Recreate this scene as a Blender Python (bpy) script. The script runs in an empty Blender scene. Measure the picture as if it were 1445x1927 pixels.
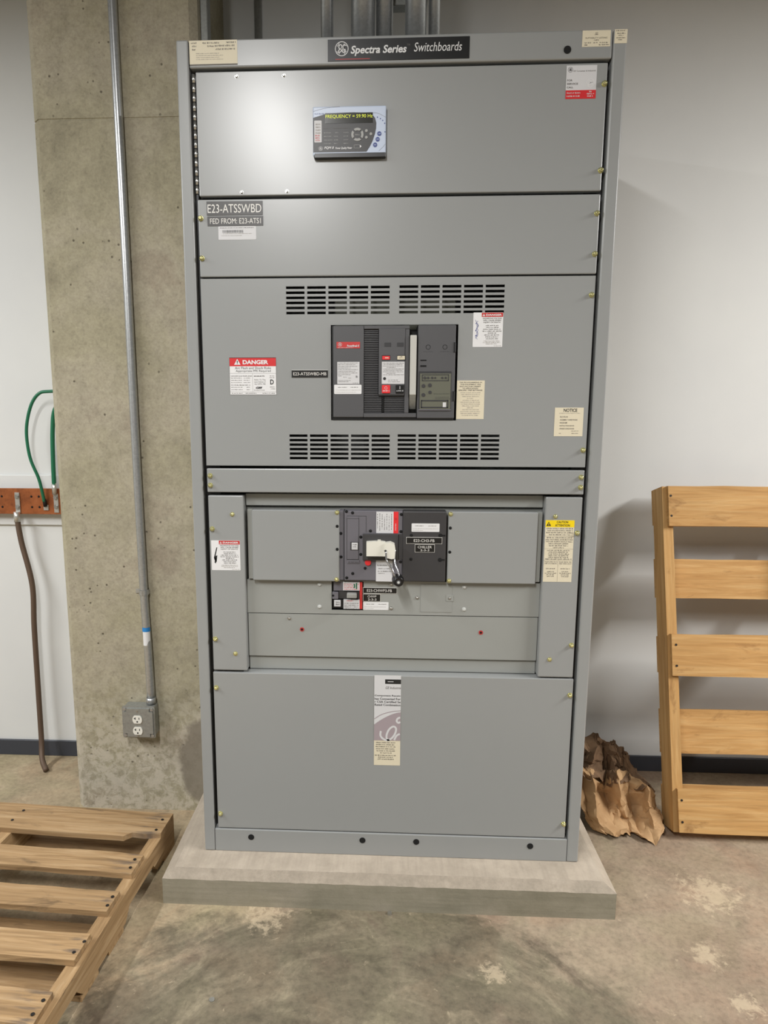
import bpy, bmesh, math, random
from mathutils import Vector, Matrix, noise
random.seed(7)
sc = bpy.context.scene
col = sc.collection

# ------------------------------------------------------------------ camera
cam_d = bpy.data.cameras.new('camera')
cam_d.sensor_fit = 'HORIZONTAL'
cam_d.sensor_width = 36.0
cam_d.lens = 1300 / 1445 * 36.0
cam_d.shift_x = 0.0425
cam_d.shift_y = 0.02076
cam_d.clip_start = 0.05
cam = bpy.data.objects.new('camera', cam_d)
col.objects.link(cam)
yaw, pitch, roll = -0.0497, -0.1634, 0.0013
fw = Vector((math.sin(yaw) * math.cos(pitch), math.cos(yaw) * math.cos(pitch), math.sin(pitch)))
rt = Vector((math.cos(yaw), -math.sin(yaw), 0))
up = rt.cross(fw)
r2 = rt * math.cos(roll) + up * math.sin(roll)
u2 = up * math.cos(roll) - rt * math.sin(roll)
m = Matrix((r2, u2, -fw)).transposed().to_4x4()
m.translation = Vector((0.5506, -1.938, 1.4406))
cam.matrix_world = m
sc.camera = cam

# ------------------------------------------------------------------ world, exposure
w = bpy.data.worlds.new('world')
sc.world = w
w.use_nodes = True
w.node_tree.nodes['Background'].inputs[0].default_value = (0.8, 0.82, 0.85, 1)
w.node_tree.nodes['Background'].inputs[1].default_value = 0.2
sc.view_settings.view_transform = 'Standard'
sc.view_settings.look = 'None'
sc.view_settings.gamma = 1
sc.view_settings.use_curve_mapping = False
sc.view_settings.exposure = 0.2

# strip lights: (name-independent) x, y, z, size x, size y, watts, colour
STRIPS = [
    ((-2.3, -1.5, 2.9), (0.16, 2.4), 104, (0.97, 0.985, 1.0), 'white strip light hanging from the ceiling beside the concrete column'),
    ((-0.08, -2.45, 3.0), (0.13, 1.6), 78, (1.0, 0.99, 0.98), 'white strip light hanging from the ceiling in front of the switchboard'),
    ((3.8, -1.25, 2.9), (0.16, 2.0), 195, (1.0, 0.985, 0.965), 'white strip light hanging from the ceiling beyond the upright pallet'),
]

# ------------------------------------------------------------------ materials
def S(r, g, b):
    def f(c):
        c /= 255.0
        return c / 12.92 if c <= 0.04045 else ((c + 0.055) / 1.055) ** 2.4
    return (f(r), f(g), f(b), 1)

M = {}
def mat(name, c, rough=0.5, metal=0.0, spec=0.5, coat=0.0, emit=None, estr=0):
    m = bpy.data.materials.new(name)
    m.use_nodes = True
    b = m.node_tree.nodes['Principled BSDF']
    b.inputs['Base Color'].default_value = c
    b.inputs['Roughness'].default_value = rough
    b.inputs['Metallic'].default_value = metal
    b.inputs['Specular IOR Level'].default_value = spec
    b.inputs['Coat Weight'].default_value = coat
    if emit:
        b.inputs['Emission Color'].default_value = emit
        b.inputs['Emission Strength'].default_value = estr
    M[name] = m
    return m

class N:
    """small node helper"""
    def __init__(self, m):
        self.t = m.node_tree
        self.b = self.t.nodes['Principled BSDF']
    def new(self, typ, **kw):
        n = self.t.nodes.new(typ)
        for k, v in kw.items():
            setattr(n, k, v)
        return n
    def link(self, a, b):
        self.t.links.new(a, b)
    def coords(self, scale=(1, 1, 1), loc=(0, 0, 0)):
        tc = self.new('ShaderNodeTexCoord')
        mp = self.new('ShaderNodeMapping')
        mp.inputs['Scale'].default_value = scale
        mp.inputs['Location'].default_value = loc
        self.link(tc.outputs['Object'], mp.inputs[0])
        return mp.outputs[0]
    def noise(self, vec, scale, detail=4, rough=0.6, dist=0.0):
        n = self.new('ShaderNodeTexNoise')
        n.inputs['Scale'].default_value = scale
        n.inputs['Detail'].default_value = detail
        n.inputs['Roughness'].default_value = rough
        n.inputs['Distortion'].default_value = dist
        self.link(vec, n.inputs['Vector'])
        return n.outputs['Fac']
    def ramp(self, fac, stops):
        n = self.new('ShaderNodeValToRGB')
        e = n.color_ramp.elements
        while len(e) < len(stops):
            e.new(0.5)
        for el, (p, c) in zip(e, stops):
            el.position = p
            el.color = c if len(c) == 4 else (*c, 1)
        self.link(fac, n.inputs[0])
        return n.outputs[0]
    def mix(self, fac, a, b, mode='MIX'):
        n = self.new('ShaderNodeMix', data_type='RGBA', blend_type=mode)
        for s, v in ((n.inputs[0], fac), (n.inputs[6], a), (n.inputs[7], b)):
            if hasattr(v, 'links'):
                self.link(v, s)
            else:
                s.default_value = v
        return n.outputs[2]
    def math(self, op, a, b=0.0, clamp=False):
        n = self.new('ShaderNodeMath', operation=op, use_clamp=clamp)
        for s, v in ((n.inputs[0], a), (n.inputs[1], b)):
            if hasattr(v, 'links'):
                self.link(v, s)
            else:
                s.default_value = v
        return n.outputs[0]
    def bump(self, h, strength=0.3, dist=0.002):
        n = self.new('ShaderNodeBump')
        n.inputs['Strength'].default_value = strength
        n.inputs['Distance'].default_value = dist
        self.link(h, n.inputs['Height'])
        self.link(n.outputs[0], self.b.inputs['Normal'])

K = lambda v: (v, v, v, 1)

# grey switchboard enamel
def enamel(name, c, rough):
    m = mat(name, c, rough, spec=0.5)
    n = N(m)
    v = n.coords()
    f = n.noise(v, 3.0, 3)
    n.link(n.mix(1.0, c, n.ramp(f, [(0.3, K(0.985)), (0.7, K(1.0))]), 'MULTIPLY'), n.b.inputs['Base Color'])
    n.b.inputs['Specular IOR Level'].default_value = 0.62
    return m
enamel('enamel', S(146, 148, 147), 0.30)
enamel('enamel_inner', S(149, 151, 147), 0.38)

# white wall paint
m = mat('wall_paint', S(215, 216, 214), 0.55, spec=0.3)
n = N(m); v = n.coords()
n.link(n.ramp(n.noise(v, 1.3, 4), [(0.25, S(206, 207, 206)), (0.75, S(216, 217, 214))]), n.b.inputs['Base Color'])
n.bump(n.noise(v, 160, 3), 0.12, 0.001)
mat('ceiling_paint', S(96, 96, 94), 0.8)
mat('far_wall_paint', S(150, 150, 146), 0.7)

# floor concrete: a dark power-trowelled disc in front of the pad, paler slab around it
m = mat('floor_concrete', S(150, 142, 128), 0.55, spec=0.4)
n = N(m); v = n.coords()
sep = n.new('ShaderNodeSeparateXYZ'); n.link(v, sep.inputs[0])
dx = n.math('SUBTRACT', sep.outputs[0], 0.5); dy = n.math('SUBTRACT', sep.outputs[1], -0.87)
rr = n.math('SQRT', n.math('ADD', n.math('MULTIPLY', dx, dx), n.math('MULTIPLY', dy, dy)))
an = n.math('ARCTAN2', dy, dx)
cv = n.new('ShaderNodeCombineXYZ')
n.link(n.math('MULTIPLY', rr, 9.0), cv.inputs[0]); n.link(n.math('MULTIPLY', an, 2.6), cv.inputs[1])
arc_c = n.noise(cv.outputs[0], 1.1, 8, 0.66, 1.1)
cv2 = n.new('ShaderNodeCombineXYZ')
n.link(n.math('MULTIPLY', rr, 40.0), cv2.inputs[0]); n.link(n.math('MULTIPLY', an, 9.0), cv2.inputs[1])
arc_f = n.noise(cv2.outputs[0], 1.0, 6, 0.7, 0.6)
blot = n.noise(v, 2.6, 7, 0.66, 0.5)
med = n.noise(v, 9.0, 7, 0.7, 0.5)
fine = n.noise(v, 60, 6, 0.72)
slab = n.ramp(blot, [(0.30, S(124, 113, 100)), (0.48, S(143, 131, 116)), (0.62, S(151, 141, 125)), (0.78, S(132, 122, 108))])
left_pale = n.math('MULTIPLY', n.ramp(n.math('ADD', sep.outputs[0], n.math('MULTIPLY', med, 0.1)), [(0.20, K(1)), (0.32, K(0))]), 0.85)
slab = n.mix(left_pale, slab, n.ramp(med, [(0.3, S(151, 141, 118)), (0.7, S(165, 155, 132))]))
dark = n.ramp(blot, [(0.28, S(84, 75, 66)), (0.45, S(109, 104, 90)), (0.58, S(118, 113, 98)), (0.72, S(107, 95, 85))])
dark = n.mix(0.9, dark, n.ramp(arc_c, [(0.28, K(0.55)), (0.42, K(0.86)), (0.54, K(1.02)), (0.65, K(1.42)), (0.76, K(0.95))]), 'MULTIPLY')
dark = n.mix(0.7, dark, n.ramp(arc_f, [(0.32, K(0.80)), (0.5, K(1.0)), (0.68, K(1.16))]), 'MULTIPLY')
edge = n.math('ADD', rr, n.math('ADD', n.math('MULTIPLY', n.math('SUBTRACT', arc_c, 0.5), 0.34), n.math('MULTIPLY', n.math('SUBTRACT', med, 0.5), 0.16)))
inside = n.ramp(edge, [(0.76, K(1)), (0.86, K(0))])
c1 = n.mix(inside, slab, dark)
tint = n.ramp(n.noise(v, 4.5, 5, 0.6, 0.7), [(0.36, (1.08, 0.96, 0.92, 1)), (0.5, K(1.0)), (0.64, (0.93, 1.0, 0.92, 1))])
c1 = n.mix(0.5, c1, tint, 'MULTIPLY')
c2 = n.mix(0.85, c1, n.ramp(med, [(0.28, K(0.72)), (0.5, K(1.0)), (0.72, K(1.14))]), 'MULTIPLY')
c2 = n.mix(0.8, c2, n.ramp(fine, [(0.3, K(0.66)), (0.5, K(1.0)), (0.72, K(1.22))]), 'MULTIPLY')
# pale mortar splashes
def splash(px, py, rad):
    ex = n.math('SUBTRACT', sep.outputs[0], px); ey = n.math('SUBTRACT', sep.outputs[1], py)
    d = n.math('SQRT', n.math('ADD', n.math('MULTIPLY', ex, ex), n.math('MULTIPLY', ey, ey)))
    return n.math('SUBTRACT', 1.0, n.math('DIVIDE', d, rad), True)
near = n.math('MAXIMUM', n.math('MAXIMUM', splash(1.545, 0.01, 0.14), splash(1.45, -0.40, 0.06)), n.math('MAXIMUM', splash(0.84, -0.33, 0.06), n.math('MAXIMUM', splash(1.43, -0.24, 0.07), splash(0.22, -0.155, 0.10))))
gran = n.noise(v, 34, 8, 0.8, 0.4)
spl = n.ramp(n.math('ADD', n.math('MULTIPLY', near, 0.26), n.math('MULTIPLY', gran, 1.0)), [(0.60, K(0)), (0.70, K(1))])
few = n.math('MULTIPLY', n.ramp(n.noise(v, 16, 4, 0.6, 0.8), [(0.68, K(0)), (0.73, K(1))]), 0.6)
c3 = n.mix(n.math('MULTIPLY', n.math('MAXIMUM', spl, few), 0.5), c2, S(198, 187, 164))
c3 = n.mix(1.0, c3, (1.05, 0.975, 0.90, 1), 'MULTIPLY')
n.link(c3, n.b.inputs['Base Color'])
n.link(n.ramp(blot, [(0.3, K(0.46)), (0.7, K(0.66))]), n.b.inputs['Roughness'])
n.bump(n.math('ADD', fine, n.math('MULTIPLY', med, 0.6)), 0.3, 0.002)

# pad concrete: broom-finished, pale
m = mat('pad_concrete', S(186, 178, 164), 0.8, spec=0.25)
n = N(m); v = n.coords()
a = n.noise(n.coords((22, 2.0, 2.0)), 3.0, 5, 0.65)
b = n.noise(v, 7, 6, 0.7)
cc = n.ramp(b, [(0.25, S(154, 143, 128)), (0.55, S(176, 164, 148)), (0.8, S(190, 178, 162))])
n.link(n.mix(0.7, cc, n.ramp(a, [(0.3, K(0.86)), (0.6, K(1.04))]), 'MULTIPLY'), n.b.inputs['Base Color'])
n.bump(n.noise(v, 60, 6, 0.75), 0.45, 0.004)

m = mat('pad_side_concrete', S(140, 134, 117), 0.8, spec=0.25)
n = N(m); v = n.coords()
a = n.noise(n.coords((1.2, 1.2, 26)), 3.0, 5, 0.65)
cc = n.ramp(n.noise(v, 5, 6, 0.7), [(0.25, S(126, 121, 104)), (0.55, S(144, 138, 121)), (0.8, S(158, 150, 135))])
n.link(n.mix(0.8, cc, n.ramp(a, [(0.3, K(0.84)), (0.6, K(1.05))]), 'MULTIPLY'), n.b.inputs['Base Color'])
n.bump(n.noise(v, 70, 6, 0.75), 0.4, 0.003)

m = mat('pad_chamfer_shaded', S(160, 149, 133), 0.85, spec=0.2)  # pad concrete darkened: the shade along the chamfer is painted into its colour
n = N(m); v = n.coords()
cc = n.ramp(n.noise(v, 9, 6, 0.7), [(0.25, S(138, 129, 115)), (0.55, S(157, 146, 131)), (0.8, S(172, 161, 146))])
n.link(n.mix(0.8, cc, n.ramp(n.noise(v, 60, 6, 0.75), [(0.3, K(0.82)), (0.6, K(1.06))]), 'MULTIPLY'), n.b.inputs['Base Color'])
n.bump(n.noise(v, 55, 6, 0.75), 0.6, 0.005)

# column concrete: formed, pitted
m = mat('column_concrete', S(150, 142, 124), 0.75, spec=0.3)
n = N(m); v = n.coords()
b1 = n.noise(v, 2.2, 6, 0.62, 0.3)
cc = n.ramp(b1, [(0.26, S(134, 127, 106)), (0.43, S(160, 153, 129)), (0.57, S(168, 160, 140)), (0.74, S(146, 133, 116))])
speck = n.ramp(n.noise(v, 48, 7, 0.8, 0.3), [(0.27, K(0.50)), (0.38, K(0.86)), (0.5, K(1.0)), (0.66, K(1.10))])
cc = n.mix(0.85, cc, speck, 'MULTIPLY')
cc = n.mix(0.8, cc, n.ramp(n.noise(v, 150, 5, 0.7), [(0.3, K(0.78)), (0.5, K(1.0)), (0.7, K(1.12))]), 'MULTIPLY')
cc = n.mix(0.8, cc, n.ramp(n.noise(v, 7.5, 6, 0.7, 0.6), [(0.3, K(0.80)), (0.5, K(1.0)), (0.7, K(1.08))]), 'MULTIPLY')
vo = n.new('ShaderNodeTexVoronoi'); vo.inputs['Scale'].default_value = 34; n.link(v, vo.inputs['Vector'])
pit = n.math('MULTIPLY', n.ramp(vo.outputs['Distance'], [(0.09, K(1)), (0.15, K(0))]),
             n.ramp(n.noise(v, 9, 3), [(0.54, K(0)), (0.58, K(1))]))
cc = n.mix(n.math('MULTIPLY', pit, 0.75), cc, S(72, 64, 52))
sep = n.new('ShaderNodeSeparateXYZ'); n.link(v, sep.inputs[0])
# laitance (rough pale band) near the foot
foot = n.math('MULTIPLY', n.ramp(sep.outputs[2], [(0.22, K(1)), (0.55, K(0))]), n.ramp(n.noise(v, 24, 7, 0.74, 0.4), [(0.44, K(0)), (0.54, K(1))]))
cc = n.mix(n.math('MULTIPLY', foot, 0.55), cc, S(204, 196, 180))
# grey mortar patch low on the right
px_ = n.math('SUBTRACT', sep.outputs[0], -0.085); pz_ = n.math('MULTIPLY', n.math('SUBTRACT', sep.outputs[2], 0.19), 0.62)
pd = n.math('ADD', n.math('SQRT', n.math('ADD', n.math('MULTIPLY', px_, px_), n.math('MULTIPLY', pz_, pz_))), n.math('MULTIPLY', n.noise(v, 16, 4), 0.06))
cc = n.mix(n.ramp(pd, [(0.125, K(0.85)), (0.14, K(0))]), cc, S(128, 120, 106))
n.link(cc, n.b.inputs['Base Color'])
n.bump(n.math('SUBTRACT', n.noise(v, 50, 8, 0.78), pit), 0.5, 0.003)

# timber
def wood(name, cols, axis, stains=False):
    m = mat(name, cols[1], 0.7, spec=0.25)
    n = N(m)
    s = [1, 1, 1]
    st = [14, 14, 14]; st[axis] = 0.9
    v = n.coords(tuple(st))
    oi = n.new('ShaderNodeObjectInfo')
    ad = n.new('ShaderNodeVectorMath', operation='ADD'); 
    cb = n.new('ShaderNodeCombineXYZ')
    n.link(n.math('MULTIPLY', oi.outputs['Random'], 37.0), cb.inputs[0]); n.link(n.math('MULTIPLY', oi.outputs['Random'], 91.0), cb.inputs[2])
    n.link(v, ad.inputs[0]); n.link(cb.outputs[0], ad.inputs[1])
    g = n.noise(ad.outputs[0], 2.6, 6, 0.62, 1.2)
    c = n.ramp(g, [(0.25, cols[0]), (0.5, cols[1]), (0.75, cols[2])])
    st2 = [60, 60, 60]; st2[axis] = 2.0
    g2 = n.noise(n.coords(tuple(st2)), 2.0, 4, 0.7)
    c = n.mix(0.7, c, n.ramp(g2, [(0.3, K(0.76)), (0.6, K(1.05))]), 'MULTIPLY')
    # knots and weather stains
    st3 = [9, 9, 9]; st3[axis] = 3.2
    k = n.noise(n.coords(tuple(st3), (3.1, 5.2, 1.7)), 1.5, 5, 0.65, 0.6)
    c = n.mix(n.ramp(k, [(0.60, K(0)), (0.72, K(0.7))]), c, cols[3])
    c = n.mix(n.math('MULTIPLY', oi.outputs['Random'], 0.25), c, cols[0])
    if stains:      # rust streaks running in from the nail rows
        sp = n.new('ShaderNodeSeparateXYZ'); n.link(n.coords(), sp.inputs[0])
        band = n.ramp(sp.outputs[0], [(0.0, K(0)), (1.0, K(0))])
        rp = band.node.color_ramp
        mr = n.new('ShaderNodeMapRange'); n.link(sp.outputs[0], mr.inputs[0])
        mr.inputs[1].default_value = -0.16; mr.inputs[2].default_value = 0.0
        n.link(mr.outputs[0], band.node.inputs[0])
        e_ = rp.elements.new(0.35); e_.color = K(0.25); e_ = rp.elements.new(0.8); e_.color = K(1)
        sn = n.noise(n.coords((5, 34, 5), (1.3, 0.4, 0)), 1.6, 4, 0.55)
        c = n.mix(n.math('MULTIPLY', n.math('MULTIPLY', band, n.ramp(sn, [(0.50, K(0)), (0.62, K(1))])), 0.75), c, S(78, 72, 70))
    n.link(c, n.b.inputs['Base Color'])
    n.bump(g2, 0.35, 0.002)
tan = [S(124, 98, 68), S(166, 136, 98), S(190, 163, 126), S(72, 60, 48)]
amber = [S(164, 121, 70), S(188, 147, 93), S(203, 168, 116), S(122, 86, 50)]
wood('pallet_wood_along', tan, 0, True); wood('pallet_wood_across', tan, 1)
wood('amber_wood_along', amber, 0); wood('amber_wood_upright', amber, 2)

# kraft paper
m = mat('kraft_paper', S(180, 146, 106), 0.75, spec=0.25)
n = N(m); v = n.coords()
n.link(n.ramp(n.noise(v, 14, 5), [(0.3, S(164, 130, 92)), (0.7, S(190, 157, 117))]), n.b.inputs['Base Color'])
n.bump(n.noise(v, 45, 5, 0.65), 0.25, 0.004)

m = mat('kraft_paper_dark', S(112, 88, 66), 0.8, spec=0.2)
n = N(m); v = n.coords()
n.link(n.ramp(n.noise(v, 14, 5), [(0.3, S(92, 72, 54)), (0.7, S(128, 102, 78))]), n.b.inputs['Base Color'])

# galvanised steel
def galv(name, c, rough, met=0.85):
    m = mat(name, c, rough, metal=met)
    n = N(m); v = n.coords()
    vo = n.new('ShaderNodeTexVoronoi'); vo.inputs['Scale'].default_value = 160; n.link(v, vo.inputs['Vector'])
    n.link(n.mix(1.0, c, n.ramp(vo.outputs['Color'], [(0.0, K(0.86)), (1.0, K(1.05))]), 'MULTIPLY'), n.b.inputs['Base Color'])
galv('galvanised', S(186, 188, 188), 0.34, 0.75)
galv('galvanised_dull', S(162, 164, 160), 0.42, 0.55)

mat('black_plastic', S(18, 18, 19), 0.35)
mat('hole_black', S(8, 8, 8), 0.9)
mat('breaker_plastic', S(82, 82, 84), 0.42)
mat('breaker_plastic_dark', S(52, 52, 54), 0.45)
mat('breaker_mould', S(104, 102, 108), 0.45)
mat('mould_black', S(58, 57, 58), 0.45)
mat('white_label', S(222, 222, 222), 0.5)
mat('cream_label', S(216, 207, 182), 0.55)
mat('label_grey_white', S(205, 205, 206), 0.5)
mat('ink', S(30, 30, 30), 0.6)
mat('ink_soft', S(92, 88, 84), 0.6)
mat('ink_pale', S(150, 144, 136), 0.6)
mat('ink_blue', S(96, 104, 160), 0.6)
mat('red', S(203, 40, 44), 0.45)
mat('red_dull', S(188, 52, 50), 0.45)
mat('red_bright', S(222, 48, 52), 0.4)
mat('yellow', S(238, 208, 10), 0.5)
mat('engraved_black', S(26, 25, 24), 0.35)
mat('engraved_grey', S(68, 67, 66), 0.4)
mat('engraved_white', S(226, 224, 218), 0.5)
mat('print_white', S(218, 218, 218), 0.5)
mat('zinc_bolt', S(222, 218, 160), 0.26, metal=0.85)
mat('steel_screw', S(190, 190, 186), 0.3, metal=0.9)
mat('white_nylon', S(196, 198, 194), 0.5)
mat('white_enamel', S(222, 220, 208), 0.4)
mat('handle_grey', S(188, 187, 180), 0.4)
mat('chrome', S(200, 200, 204), 0.18, metal=1.0)
mat('smoked_window', S(96, 97, 82), 0.18, coat=0.4)
mat('olive_plate', S(100, 101, 88), 0.4)
mat('meter_face', S(186, 198, 218), 0.35)
mat('meter_black', S(44, 43, 42), 0.4)
mat('meter_grey', S(150, 150, 146), 0.4)
mat('meter_blue', S(44, 62, 128), 0.4)
mat('screen_glass', S(24, 24, 12), 0.2)
mat('display_glow', S(190, 200, 60), 0.5, emit=S(205, 215, 50), estr=0.55)
mat('baseboard_rubber', S(56, 59, 66), 0.5)
mat('copper', S(170, 98, 58), 0.45, metal=0.65)
N_ = N(M['copper']); v = N_.coords()
N_.link(N_.ramp(N_.noise(v, 14, 6, 0.7), [(0.3, S(112, 66, 42)), (0.5, S(166, 98, 58)), (0.75, S(190, 118, 76))]), N_.b.inputs['Base Color'])
mat('tinned_lug', S(196, 194, 188), 0.35, metal=0.7)
mat('green_insulation', S(22, 104, 72), 0.4)
mat('bare_braid', S(98, 80, 66), 0.6, metal=0.3)
mat('conduit_blue', S(40, 128, 196), 0.45)
mat('nail_dark', S(40, 36, 34), 0.6, metal=0.5)
mat('ivory', S(228, 226, 216), 0.4)
mat('lamp_housing', S(230, 230, 230), 0.4)
mat('lamp_lens', S(240, 240, 240), 0.4, emit=(1, 0.98, 0.94, 1), estr=3.0)
mat('logo_grey_mauve', S(158, 146, 150), 0.55)

# ------------------------------------------------------------------ mesh helpers
def mesh_obj(name, me, material=None, parent=None):
    o = bpy.data.objects.new(name, me)
    if material:
        me.materials.clear(); me.materials.append(M[material])
    col.objects.link(o)
    if parent is not None:
        o.parent = parent
        if parent.type == 'EMPTY' and not parent.get('_local'):
            o.matrix_parent_inverse = Matrix.Translation(-Vector(parent.location))
    return o

def from_py(name, vs, fs, material=None, parent=None, smooth=False):
    me = bpy.data.meshes.new(name)
    me.from_pydata([tuple(p) for p in vs], [], fs)
    if smooth:
        for p in me.polygons: p.use_smooth = True
    me.update()
    return mesh_obj(name, me, material, parent)

def from_bm(name, bm, material=None, parent=None, smooth=False):
    bmesh.ops.recalc_face_normals(bm, faces=bm.faces)
    me = bpy.data.meshes.new(name)
    bm.to_mesh(me); bm.free()
    if smooth:
        for p in me.polygons: p.use_smooth = True
    return mesh_obj(name, me, material, parent)

def bm_box(bm, x0, x1, y0, y1, z0, z1, bevel=0.0, seg=1):
    vs = [bm.verts.new(p) for p in ((x0, y0, z0), (x1, y0, z0), (x1, y1, z0), (x0, y1, z0), (x0, y0, z1), (x1, y0, z1), (x1, y1, z1), (x0, y1, z1))]
    fs = [bm.faces.new([vs[i] for i in f]) for f in ((0, 3, 2, 1), (4, 5, 6, 7), (0, 1, 5, 4), (1, 2, 6, 5), (2, 3, 7, 6), (3, 0, 4, 7))]
    if bevel:
        es = list({e for f in fs for e in f.edges})
        bmesh.ops.bevel(bm, geom=es, offset=bevel, segments=seg, affect='EDGES', profile=0.5)

def box(name, x0, x1, y0, y1, z0, z1, material, parent=None, bevel=0.0, seg=1):
    bm = bmesh.new()
    bm_box(bm, x0, x1, y0, y1, z0, z1, bevel, seg)
    return from_bm(name, bm, material, parent)

def boxes(name, lst, material, parent=None, bevel=0.0):
    bm = bmesh.new()
    for b in lst:
        bm_box(bm, *b, bevel)
    return from_bm(name, bm, material, parent)

def bm_cyl(bm, c, axis, r, d, seg=20, r2=None):
    """cylinder starting at c, running d along axis"""
    ax = Vector(axis).normalized()
    q = ax.to_track_quat('Z', 'Y').to_matrix().to_4x4()
    mt = Matrix.Translation(Vector(c) + ax * d / 2) @ q
    bmesh.ops.create_cone(bm, cap_ends=True, segments=seg, radius1=r, radius2=r if r2 is None else r2, depth=d, matrix=mt)

def cyl(name, c, axis, r, d, material, parent=None, seg=20, r2=None, smooth=True):
    bm = bmesh.new()
    bm_cyl(bm, c, axis, r, d, seg, r2)
    o = from_bm(name, bm, material, parent)
    if smooth:
        for p in o.data.polygons:
            p.use_smooth = len(p.vertices) == 4
    return o

def catmull(pts, n=6, closed=False):
    pts = [Vector(p) for p in pts]
    P = [pts[0] * 2 - pts[1]] + pts + [pts[-1] * 2 - pts[-2]]
    out = []
    for i in range(1, len(P) - 2):
        a, b, c, d = P[i - 1], P[i], P[i + 1], P[i + 2]
        for k in range(n):
            t = k / n
            out.append(0.5 * ((2 * b) + (c - a) * t + (2 * a - 5 * b + 4 * c - d) * t * t + (3 * b - a - 3 * c + d) * t ** 3))
    out.append(pts[-1])
    return out

def tube(name, pts, r, material, parent=None, seg=12, n=6):
    P = catmull(pts, n) if n else [Vector(p) for p in pts]
    vs, fs = [], []
    nrm = None
    for i, p in enumerate(P):
        t = (P[min(i + 1, len(P) - 1)] - P[max(i - 1, 0)]).normalized()
        if nrm is None:
            nrm = t.orthogonal().normalized()
        nrm = (nrm - t * nrm.dot(t)).normalized()
        bn = t.cross(nrm)
        rad = r(i / (len(P) - 1)) if callable(r) else r
        for k in range(seg):
            a = 2 * math.pi * k / seg
            vs.append(p + (nrm * math.cos(a) + bn * math.sin(a)) * rad)
    for i in range(len(P) - 1):
        for k in range(seg):
            fs.append((i * seg + k, i * seg + (k + 1) % seg, (i + 1) * seg + (k + 1) % seg, (i + 1) * seg + k))
    fs.append(tuple(range(seg))[::-1]); fs.append(tuple(range((len(P) - 1) * seg, len(P) * seg)))
    return from_py(name, vs, fs, material, parent, True)

def prism(name, outline, y0, y1, material, parent=None, plane='XZ'):
    """extrude an outline (2D list) between y0 (front) and y1"""
    bm = bmesh.new()
    def P(a, b, y):
        return (a, y, b) if plane == 'XZ' else ((a, b, y) if plane == 'XY' else (y, a, b))
    A = [bm.verts.new(P(a, b, y0)) for a, b in outline]
    B = [bm.verts.new(P(a, b, y1)) for a, b in outline]
    bm.faces.new(A); bm.faces.new(B[::-1])
    for i in range(len(A)):
        j = (i + 1) % len(A)
        bm.faces.new((A[i], B[i], B[j], A[j]))
    return from_bm(name, bm, material, parent)

def arc(cx, cz, r, a0, a1, n=16, rz=None):
    rz = rz or r
    return [(cx + r * math.cos(math.radians(a0 + (a1 - a0) * i / n)), cz + rz * math.sin(math.radians(a0 + (a1 - a0) * i / n))) for i in range(n + 1)]

def rrect(x0, x1, z0, z1, r, n=4):
    return arc(x1 - r, z1 - r, r, 0, 90, n) + arc(x0 + r, z1 - r, r, 90, 180, n) + arc(x0 + r, z0 + r, r, 180, 270, n) + arc(x1 - r, z0 + r, r, 270, 360, n)

def sheet(name, x0, x1, z0, z1, y0, y1, holes, material, parent=None):
    """flat sheet in XZ with rectangular holes punched through"""
    xs = sorted({round(v, 5) for v in [x0, x1] + [h[0] for h in holes] + [h[1] for h in holes]})
    zs = sorted({round(v, 5) for v in [z0, z1] + [h[2] for h in holes] + [h[3] for h in holes]})
    nx, nz = len(xs), len(zs)
    solid = {}
    for i in range(nx - 1):
        for j in range(nz - 1):
            cx, cz = (xs[i] + xs[i + 1]) / 2, (zs[j] + zs[j + 1]) / 2
            solid[i, j] = not any(h[0] < cx < h[1] and h[2] < cz < h[3] for h in holes)
    vs = [(x, y, z) for y in (y0, y1) for x in xs for z in zs]
    F = lambda i, j: i * nz + j
    B = lambda i, j: nx * nz + i * nz + j
    fs = []
    for (i, j), s in solid.items():
        if not s: continue
        fs.append((F(i, j), F(i + 1, j), F(i + 1, j + 1), F(i, j + 1)))
        fs.append((B(i, j), B(i, j + 1), B(i + 1, j + 1), B(i + 1, j)))
        if not solid.get((i - 1, j)): fs.append((F(i, j), F(i, j + 1), B(i, j + 1), B(i, j)))
        if not solid.get((i + 1, j)): fs.append((F(i + 1, j), B(i + 1, j), B(i + 1, j + 1), F(i + 1, j + 1)))
        if not solid.get((i, j - 1)): fs.append((F(i, j), B(i, j), B(i + 1, j), F(i + 1, j)))
        if not solid.get((i, j + 1)): fs.append((F(i, j + 1), F(i + 1, j + 1), B(i + 1, j + 1), B(i, j + 1)))
    return from_py(name, vs, fs, material, parent)

def text(s, x0, x1, z0, z1, y, material, parent, shear=0.0, bold=0.0, name='lettering'):
    cu = bpy.data.curves.new('lettering', 'FONT')
    cu.body = s
    cu.resolution_u = 3
    cu.shear = shear
    cu.offset = bold
    tmp = bpy.data.objects.new('lettering', cu)
    col.objects.link(tmp)
    dg = bpy.context.evaluated_depsgraph_get()
    me = bpy.data.meshes.new_from_object(tmp.evaluated_get(dg))
    bpy.data.objects.remove(tmp); bpy.data.curves.remove(cu)
    xs = [v.co.x for v in me.vertices]; ys = [v.co.y for v in me.vertices]
    ax, bx_, ay, by = min(xs), max(xs), min(ys), max(ys)
    for v in me.vertices:
        v.co = Vector((x0 + (v.co.x - ax) / (bx_ - ax) * (x1 - x0), y, z0 + (v.co.y - ay) / (by - ay) * (z1 - z0)))
    me.name = name
    return mesh_obj(name, me, material, parent)

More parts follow.
